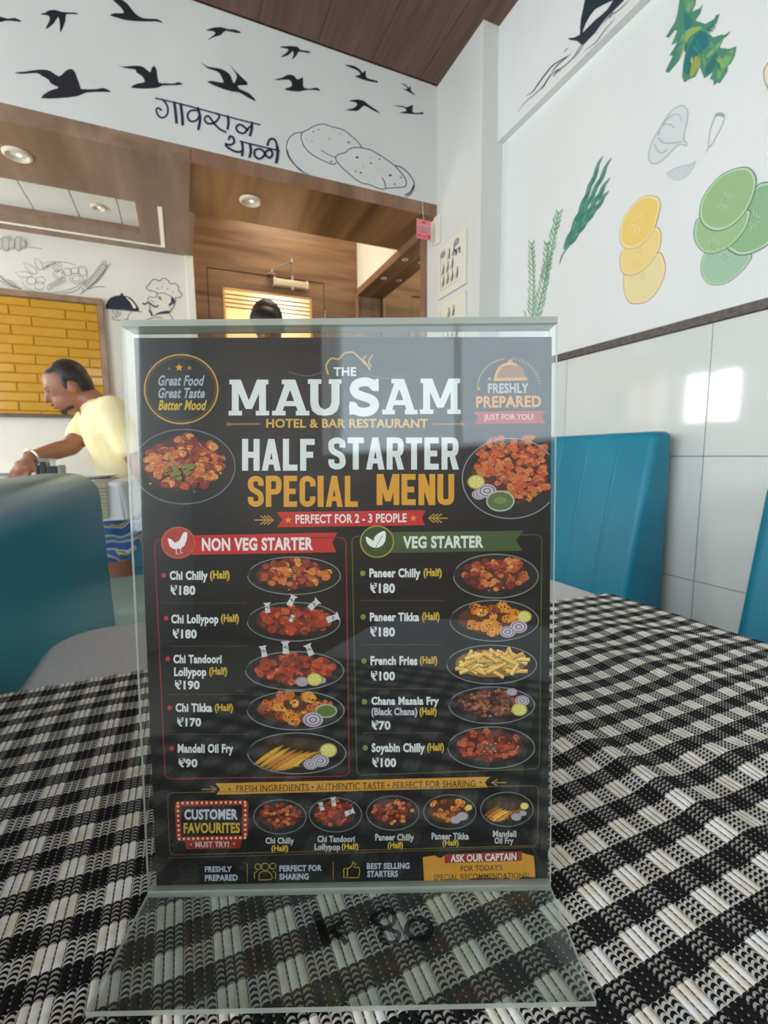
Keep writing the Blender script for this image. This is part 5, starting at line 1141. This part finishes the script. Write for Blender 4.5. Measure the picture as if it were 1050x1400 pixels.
# ================================================================ NEIGHBOUR TABLE
T2Z = .835; t2y0, t2y1 = 1.92, 2.42
t2x1 = float(on(1, t2y0, 172, 670)[0]); t2x0 = t2x1-1.15
print('table2 x', t2x0, t2x1)
t2 = empty('dining_table', ((t2x0+t2x1)/2, (t2y0+t2y1)/2, 0), 'neighbouring dining table with dark legs where the man in yellow leans over', 'table')
MB().box((t2x0+.012, t2y0+.012, T2Z-.032), (t2x1-.012, t2y1-.012, T2Z-.004)).build('tabletop', M['wood_wall'], t2, bevel=.004)
for x in (t2x0+.25, t2x1-.38):
    MB().box((x, (t2y0+t2y1)/2-.03, .03), (x+.06, (t2y0+t2y1)/2+.03, T2Z-.032)).build('leg', M['blackplastic'], t2); MB().box((x-.01, t2y0+.08, 0), (x+.07, t2y1-.08, .032)).build('foot', M['blackplastic'], t2, bevel=.005)
g2 = drape(t2x0, t2x1, t2y0, t2y1, T2Z, .125, rc=.03, wav=.003); tag(g2, 'plain grey cloth covering the neighbouring table, its edge hanging beside the man', 'tablecloth')
r2x0, r2x1 = [float(on(1, t2y0, x, 670)[0]) for x in (118, 146)]
rm = MB(); nr = 26
prof = [(t2y1-.05, T2Z+.0015), (t2y0+.01, T2Z+.0015), (t2y0-.004, T2Z-.003), (t2y0-.010, T2Z-.012), (t2y0-.012, T2Z-.05), (t2y0-.013, T2Z-.13)]
vs = []; fs = []
for i, (y, z) in enumerate(prof):
    vs += [(r2x0, y, z), (r2x1, y, z)]
for i in range(len(prof)-1): fs.append((2*i, 2*i+1, 2*i+3, 2*i+2))
rm.add(vs, fs)
for k in range(9): zz = T2Z-.015-k*.013; rm.cyl((r2x0, t2y0-.013, zz), (r2x1, t2y0-.013, zz), .0042, n=8)
m_r = mat('beige_ribbed_weave', (150, 148, 122), .85); o = rm.build('table_runner', m_r); tag(o, 'beige ribbed runner hanging over the edge of the neighbouring table', 'table runner')
def plate(x, y, lab, r=.10):
    p = on(2, T2Z+.002, x, y); P_ = (float(p[0]), float(p[1]), T2Z+.002)
    o = MB().lathe(P_, [(.0001, .002), (r*.6, .002), (r*.68, .005), (r*.98, .016), (r, .015), (r*.97, .012), (r*.66, .0), (.0001, .0)], 36).build('plate', M['plate'], sm=True); tag(o, lab, 'plate', 'plates on the neighbouring table'); return P_
# objects that rest on the neighbouring table
plate(4, 650, 'white plate under the man\'s hand at the far left of the neighbouring table')
pz = on(1, t2y0+.40, 130, 648); 
o = MB().lathe((float(pz[0]), float(pz[1]), T2Z+.003), [(.0001, .002), (.05, .002), (.058, .005), (.083, .014), (.085, .013), (.082, .010), (.056, .0), (.0001, .0)], 36).build('plate', M['plate'], sm=True); tag(o, 'white plate on the neighbouring table beside the hanging ribbed runner', 'plate', 'plates on the neighbouring table')
cy_ = t2y0+.28
def XZ(x, y, Y=None): p = on(1, Y or cy_, x, y); return float(p[0]), float(p[2])
cx0, cz1 = XZ(47, 633); cx1, _ = XZ(84, 640)
cd_ = empty('condiment_caddy', ((cx0+cx1)/2, cy_, T2Z), 'black condiment caddy with compartments on the neighbouring table', 'caddy')
wd_ = cx1-cx0
zt2 = T2Z+.076
MB().box((cx0, cy_, T2Z+.001), (cx0+wd_*.14, cy_+.08, zt2-.012)).build('compartment', M['blackplastic'], cd_, bevel=.003)
MB().box((cx0+wd_*.16, cy_, T2Z+.001), (cx0+wd_*.40, cy_+.08, zt2)).build('compartment', M['blackplastic'], cd_, bevel=.003)
MB().box((cx0+wd_*.42, cy_, T2Z+.001), (cx0+wd_*.82, cy_+.08, zt2-.018)).build('compartment', M['blackplastic'], cd_, bevel=.003)
MB().box((cx0+wd_*.84, cy_, T2Z+.001), (cx1, cy_+.08, zt2-.014)).build('compartment', mat('grey_plastic', (120, 128, 130), .4), cd_, bevel=.003)
gx, gz = XZ(66, 640, cy_+.15)
gl = MB().lathe((gx, cy_+.15, T2Z+.001), [(.0001, .001), (.020, .001), (.022, .006), (.030, .088), (.0288, .088), (.021, .008), (.0001, .006)], 28).build('glass_tumbler', acrylic('tumbler_glass', (.9, .92, .92), .02, haze=.12), sm=True); tag(gl, 'clear glass tumbler behind the black condiment caddy', 'glass')
# ================================================================ PEOPLE
def blob_mesh(name, parts, voxel, mats, parent=None, smooth_it=4, extra=None):
    bm = bmesh.new()
    for p in parts:
        if p[0] == 's':      # ellipsoid: centre, radii, euler
            _, c, r, *e = p; e = e[0] if e else (0, 0, 0)
            Mx = Matrix.Translation(Vector(c)) @ Matrix.Rotation(e[2], 4, 'Z') @ Matrix.Rotation(e[1], 4, 'Y') @ Matrix.Rotation(e[0], 4, 'X') @ Matrix.Diagonal((*r, 1))
            bmesh.ops.create_icosphere(bm, subdivisions=3, radius=1, matrix=Mx)
        else:                # chain of (point, radius[, flatten])
            _, pts = p
            for (a, ra), (b_, rb) in zip(pts[:-1], pts[1:]):
                a, b_ = Vector(a), Vector(b_); d = b_-a; L_ = d.length; k = max(2, int(L_/(min(ra, rb)*.6)))
                q = d.to_track_quat('Z', 'Y').to_matrix().to_4x4()
                bmesh.ops.create_cone(bm, cap_ends=True, segments=16, radius1=ra, radius2=rb, depth=L_, matrix=Matrix.Translation((a+b_)/2) @ q)
            for a, ra in pts: bmesh.ops.create_icosphere(bm, subdivisions=2, radius=ra*1.0, matrix=Matrix.Translation(Vector(a)))
    me = bpy.data.meshes.new(name); bm.to_mesh(me); bm.free(); ob = bpy.data.objects.new(name, me); COL.objects.link(ob)
    md = ob.modifiers.new('r', 'REMESH'); md.mode = 'VOXEL'; md.voxel_size = voxel; md.use_smooth_shade = True
    s_ = ob.modifiers.new('s', 'SMOOTH'); s_.iterations = smooth_it; s_.factor = .5
    dg = bpy.context.evaluated_depsgraph_get(); dg.update(); m2 = bpy.data.meshes.new_from_object(ob.evaluated_get(dg)); bpy.data.objects.remove(ob); bpy.data.meshes.remove(me)
    smooth(m2); m2.materials.clear(); return link(name, m2, mats, parent)
V3 = lambda p: Vector((float(p[0]), float(p[1]), float(p[2])))
def man_parts():
    YP = 2.68
    at = lambda x, y, Y=YP: V3(on(1, Y, x, y))
    J = {}
    J['head'] = at(95, 530); J['neck'] = at(126, 548); J['chest'] = at(152, 590); J['belly'] = at(172, 640); J['pelvis'] = at(182, 680)
    J['shN'] = at(152, 562, YP-.17)   # near shoulder (his left, towards camera? ) 
    J['shF'] = at(128, 570, YP+.16)
    return at, J
at, J = man_parts(); YP = 2.68
man = empty('person', (float(J['pelvis'].x), YP, 0), 'man in a pale yellow t-shirt and patterned shorts leaning over the neighbouring table', 'person')
sF, elF, wrF = J['shF'], at(97, 611, YP-.02), at(41, 626, YP-.20)
sN, elN, wrN = J['shN'], at(192, 640, YP-.22), at(215, 690, YP-.15)
kneeA = Vector((J['pelvis'].x-.02, YP-.02, .50)); ankA = Vector((J['pelvis'].x+.05, YP+.02, .09)); 
legx = at(163, 740).x
hipL = J['pelvis']+Vector((-.03, -.09, -.06)); hipR = J['pelvis']+Vector((.08, .08, -.06))
knL = Vector((legx-.01, YP-.10, .49)); anL = Vector((legx+.02, YP-.06, .09)); knR = Vector((hipR.x+.05, YP+.08, .48)); anR = Vector((hipR.x+.10, YP+.10, .09))
hd_ = J['head']; ang = 0
def face_dir(): return Vector((-.93, -.10, -.42)).normalized()
fd = face_dir(); upd = (Vector((0, 0, 1))-fd*fd.z).normalized(); rt = fd.cross(upd)
H = lambda f_, u_, s_: hd_+fd*f_+upd*u_+rt*s_
rotm = Matrix((fd, -rt, upd)).transposed(); eul = rotm.to_euler(); er = (eul.x, eul.y, eul.z)
def hand(w, d, palm_n, n_f=4, L_=.075, curl=.5, spread=.02):
    """palm + five curled fingers as chains; d: direction from wrist, palm_n: palm facing direction"""
    d = d.normalized(); pn = (palm_n-d*palm_n.dot(d)).normalized(); sd = d.cross(pn); out = []
    out.append(('c', [(w, .024), (w+d*.035, .027), (w+d*.062, .026)])); out.append(('s', w+d*.045+sd*.014, (.025, .025, .025))); out.append(('s', w+d*.045-sd*.014, (.025, .025, .025)))
    for k, (o_, l) in enumerate(((.033, .85), (.011, 1.0), (-.011, .95), (-.031, .75))):
        b0 = w+d*.075+sd*o_; l *= L_; d1 = (d+pn*curl*.5+sd*o_*4).normalized(); b1 = b0+d1*l*.42; d2 = (d1+pn*curl).normalized(); b2 = b1+d2*l*.32; d3 = (d2+pn*curl).normalized(); b3 = b2+d3*l*.26
        out.append(('c', [(w+d*.045+sd*o_*.8, .0105), (b0, .0105), (b1, .0095), (b2, .0085), (b3, .0072)]))
    t0 = w+d*.02+sd*.026; t1 = t0+(d*.6+sd*.8+pn*.3).normalized()*.038; t2_ = t1+(d*.9+sd*.2+pn*.5).normalized()*.034
    out.append(('c', [(t0, .0135), (t1, .0115), (t2_, .009)])); return out
hdir = (at(28, 646, YP-.22)-wrF)
body = [('s', H(.0, .02, 0), (.098, .076, .105), er), ('s', H(.035, -.045, 0), (.062, .058, .070), er), ('s', H(.055, -.085, 0), (.032, .034, .026), er), ('c', [(H(.092, .012, 0), .010), (H(.112, -.022, 0), .013)]), ('s', H(.094, -.060, 0), (.014, .024, .010), er), ('s', H(.084, .028, 0), (.016, .05, .010), er),
        ('s', H(-.012, -.015, .076), (.020, .008, .032), er), ('s', H(-.012, -.015, -.076), (.020, .008, .032), er),
        ('c', [(H(-.03, -.06, 0), .056), (J['neck'], .058), ((J['neck']+J['chest'])/2, .07)]),
        ('c', [(sN, .062), (J['neck']*.4+J['chest']*.6, .10), (sF, .062)]), ('c', [(J['chest']+Vector((0, -.06, 0)), .105), (J['belly']+Vector((0, -.04, 0)), .105), (J['pelvis']+Vector((0, -.05, 0)), .11)]), ('c', [(J['chest']+Vector((0, .06, 0)), .105), (J['belly']+Vector((0, .04, 0)), .105), (J['pelvis']+Vector((0, .05, 0)), .11)]),
        ('c', [(sF, .058), ((sF+elF)/2, .048), (elF, .041), (elF*.6+wrF*.4, .040), (wrF, .027)]), ('c', [(sN, .058), ((sN+elN)/2, .048), (elN, .041), (elN*.6+wrN*.4, .040), (wrN, .027)]),
        ('c', [(hipL, .092), ((hipL+knL)/2, .078), (knL, .057), (knL*.62+anL*.38, .055), (anL, .036)]), ('c', [(hipR, .092), ((hipR+knR)/2, .078), (knR, .057), (knR*.62+anR*.38, .055), (anR, .036)]),
        ('s', anL+Vector((-.06, 0, -.055)), (.115, .045, .034)), ('s', anR+Vector((-.06, 0, -.055)), (.115, .045, .034))]
body += hand(wrF, hdir, Vector((-.3, .3, -1)), curl=.55) + hand(wrN, wrN-elN, Vector((-1, 0, 0)), curl=.5)
bo = blob_mesh('body', body, .0062, M['skin'], man, 3)
hr = [('s', H(-.022, .042, 0), (.084, .080, .088), er), ('s', H(-.050, .005, 0), (.054, .070, .076), er), ('s', H(-.064, -.04, 0), (.034, .045, .045), er), ('s', H(.012, .068, 0), (.066, .064, .046), er), ('s', H(.006, .012, .068), (.016, .012, .035), er), ('s', H(.006, .012, -.068), (.016, .012, .035), er)]
blob_mesh('hair', hr, .006, M['hair'], man, 3)
bd = mat('dark_stubble', (64, 46, 40), .8)
blob_mesh('beard', [('s', H(.066, -.088, 0), (.026, .034, .020), er), ('s', H(.040, -.084, 0), (.040, .050, .020), er), ('s', H(.102, -.048, 0), (.007, .024, .005), er)], .0035, bd, man, 2)
ey = MB()
for s_ in (-1, 1): ey.cyl(H(.083, .012, .030*s_), H(.0895, .012, .030*s_), .011, .005, n=12)
ey.build('eyes', mat('dark_eye', (40, 30, 28), .3), man, sm=True)
cuffF = sF.lerp(elF, .62); cuffN = sN.lerp(elN, .62)
sh = [('c', [(sN, .074), (J['neck']*.32+J['chest']*.68, .108), (sF, .074)]), ('c', [(J['neck']+(J['chest']-J['neck'])*.28, .075), (J['chest'], .12)]),
      ('c', [(J['chest']+Vector((0, -.07, 0)), .118), (J['belly'].lerp(J['pelvis'], .1)+Vector((0, -.06, 0)), .120)]), ('c', [(J['chest']+Vector((0, .07, 0)), .118), (J['belly'].lerp(J['pelvis'], .1)+Vector((0, .06, 0)), .120)]),
      ('c', [(sF, .072), (cuffF, .064)]), ('c', [(sN, .072), (cuffN, .064)])]
blob_mesh('t_shirt', sh, .008, M['yellow_shirt'], man, 4)
# patterned shorts
m = mat('patterned_shorts', (60, 110, 180), .8); M['shorts'] = m; tc = N(m, 'ShaderNodeTexCoord'); sp = N(m, 'ShaderNodeSeparateXYZ'); L(m, tc.outputs['Object'], sp.inputs[0])
wv = N(m, 'ShaderNodeTexWave', wave_type='BANDS', bands_direction='Z'); wv.inputs['Scale'].default_value = 3.2; wv.inputs['Distortion'].default_value = 5; wv.inputs['Detail Scale'].default_value = 2.4; L(m, tc.outputs['Object'], wv.inputs['Vector'])
rp = N(m, 'ShaderNodeValToRGB'); rp.color_ramp.interpolation = 'CONSTANT'; els = rp.color_ramp.elements
els[0].position = 0; els[0].color = (*lin((66, 118, 190)), 1); els[1].position = .42; els[1].color = (*lin((228, 232, 236)), 1)
for p_, c_ in ((.62, (40, 70, 140)), (.70, (236, 226, 90)), (.84, (70, 130, 200))): e = els.new(p_); e.color = (*lin(c_), 1)
L(m, wv.outputs['Fac'], rp.inputs[0]); L(m, rp.outputs[0], m.node_tree.nodes['Principled BSDF'].inputs['Base Color'])
blob_mesh('shorts', [('c', [(J['pelvis']+Vector((-.01, -.05, .06)), .117), (J['pelvis']+Vector((0, -.05, 0)), .124), (hipL, .122), (hipL.lerp(knL, .93), .100)]), ('c', [(J['pelvis']+Vector((0, .05, 0)), .124), (hipR, .122), (hipR.lerp(knR, .9), .100)])], .009, m, man, 3)
blob_mesh('sandals', [('s', anL+Vector((-.06, 0, -.082)), (.13, .05, .014)), ('s', anR+Vector((-.06, 0, -.082)), (.13, .05, .014))], .006, M['sandal'], man, 2)
# bracelet
bc = MB(); wq = wrF.lerp(elF, .03); dd = (elF-wrF).normalized(); a_ = dd.orthogonal().normalized(); b2 = dd.cross(a_); n1, n2 = 28, 8; vs = []; fs = []
for i in range(n1):
    t = 2*math.pi*i/n1; c_ = wq+(a_*math.cos(t)+b2*math.sin(t))*.034; rad_ = (a_*math.cos(t)+b2*math.sin(t))
    for j in range(n2): u_ = 2*math.pi*j/n2; vs.append(tuple(c_+rad_*math.cos(u_)*.004+dd*math.sin(u_)*.005))
for i in range(n1):
    for j in range(n2): fs.append((i*n2+j, ((i+1) % n1)*n2+j, ((i+1) % n1)*n2+(j+1) % n2, i*n2+(j+1) % n2))
bc.add(vs, fs).build('bracelet', M['metal'], man, sm=True)
# second person by the door, bent head, lavender shirt
Y2 = 2.62
p0 = V3(on(1, Y2, 366, 456))
w2 = empty('person', (p0.x, Y2, 0), 'dark-haired person in a lavender shirt with bowed head in front of the lit door', 'person')
h2 = p0+Vector((0, -.02, .03)); fd = Vector((-.30, -.62, -.72)).normalized(); upd = (Vector((0, 0, 1))-fd*fd.z).normalized(); rt = fd.cross(upd); hd_ = h2
rotm = Matrix((fd, -rt, upd)).transposed(); eul = rotm.to_euler(); er = (eul.x, eul.y, eul.z)
nk = p0+Vector((0, .10, -.10)); cs = p0+Vector((0, .15, -.30)); pv = Vector((p0.x, Y2+.16, .93)); sl, sr = cs+Vector((-.17, -.02, .10)), cs+Vector((.17, -.02, .10))
eL, eR = sl+Vector((-.06, -.04, -.28)), sr+Vector((.06, -.04, -.28)); wL, wR = eL+Vector((.08, -.2, -.10)), eR+Vector((-.08, -.2, -.10))
kl, kr, al, ar2 = [Vector((p0.x+s_, Y2+.14, z)) for s_, z in ((-.10, .50), (.10, .50), (-.11, .09), (.11, .09))]
b2_ = [('s', H(.0, .02, 0), (.098, .076, .105), er), ('s', H(.035, -.045, 0), (.062, .058, .070), er), ('s', H(.055, -.085, 0), (.032, .034, .026), er), ('c', [(H(.092, .012, 0), .010), (H(.112, -.022, 0), .013)]), ('s', H(.094, -.060, 0), (.014, .024, .010), er), ('s', H(-.012, -.015, .076), (.020, .008, .032), er), ('s', H(-.012, -.015, -.076), (.020, .008, .032), er),
       ('c', [(H(-.03, -.06, 0), .056), (nk, .056), (cs, .09)]), ('c', [(sl, .058), (cs+Vector((0, 0, .05)), .10), (sr, .058)]), ('c', [(cs+Vector((-.06, 0, 0)), .11), (pv+Vector((-.05, 0, 0)), .11)]), ('c', [(cs+Vector((.06, 0, 0)), .11), (pv+Vector((.05, 0, 0)), .11)]),
       ('c', [(sl, .056), (eL, .042), (wL, .027)]), ('c', [(sr, .056), (eR, .042), (wR, .027)]), ('c', [(pv+Vector((-.08, 0, -.05)), .09), (kl, .057), (al, .036)]), ('c', [(pv+Vector((.08, 0, -.05)), .09), (kr, .057), (ar2, .036)]), ('s', al+Vector((0, -.06, -.055)), (.045, .115, .034)), ('s', ar2+Vector((0, -.06, -.055)), (.045, .115, .034))]
b2_ += hand(wL, wL-eL, Vector((.3, 0, -1))) + hand(wR, wR-eR, Vector((-.3, 0, -1)))
blob_mesh('body', b2_, .007, M['skin'], w2, 3)
blob_mesh('hair', [('s', H(-.022, .040, 0), (.090, .082, .092), er), ('s', H(-.055, .0, 0), (.060, .072, .078), er), ('s', H(.03, .07, 0), (.074, .074, .056), er), ('s', H(.045, .055, 0), (.058, .062, .05), er)], .006, M['hair'], w2, 3)
ey = MB()
for s_ in (-1, 1): ey.cyl(H(.083, .012, .030*s_), H(.0895, .012, .030*s_), .011, .005, n=12)
ey.build('eyes', mat('dark_eye_2', (40, 30, 28), .3), w2, sm=True)
blob_mesh('shirt', [('c', [(nk+Vector((0, .02, -.03)), .072), (cs, .125)]), ('c', [(sl, .072), (cs+Vector((0, .0, .06)), .112), (sr, .072)]), ('c', [(cs+Vector((-.06, 0, 0)), .124), (pv+Vector((-.05, 0, -.04)), .128)]), ('c', [(cs+Vector((.06, 0, 0)), .124), (pv+Vector((.05, 0, -.04)), .128)]), ('c', [(sl, .070), (sl.lerp(eL, .7), .058)]), ('c', [(sr, .070), (sr.lerp(eR, .7), .058)])], .009, M['lavender'], w2, 4)
blob_mesh('trousers', [('c', [(pv+Vector((-.06, 0, -.02)), .118), (pv+Vector((-.085, 0, -.12)), .104), (kl, .075), (al+Vector((0, 0, .02)), .058)]), ('c', [(pv+Vector((.06, 0, -.02)), .118), (pv+Vector((.085, 0, -.12)), .104), (kr, .075), (ar2+Vector((0, 0, .02)), .058)])], .009, M['trousers'], w2, 3)
blob_mesh('shoes', [('s', al+Vector((0, -.06, -.06)), (.052, .125, .032)), ('s', ar2+Vector((0, -.06, -.06)), (.052, .125, .032))], .007, M['sandal'], w2, 2)
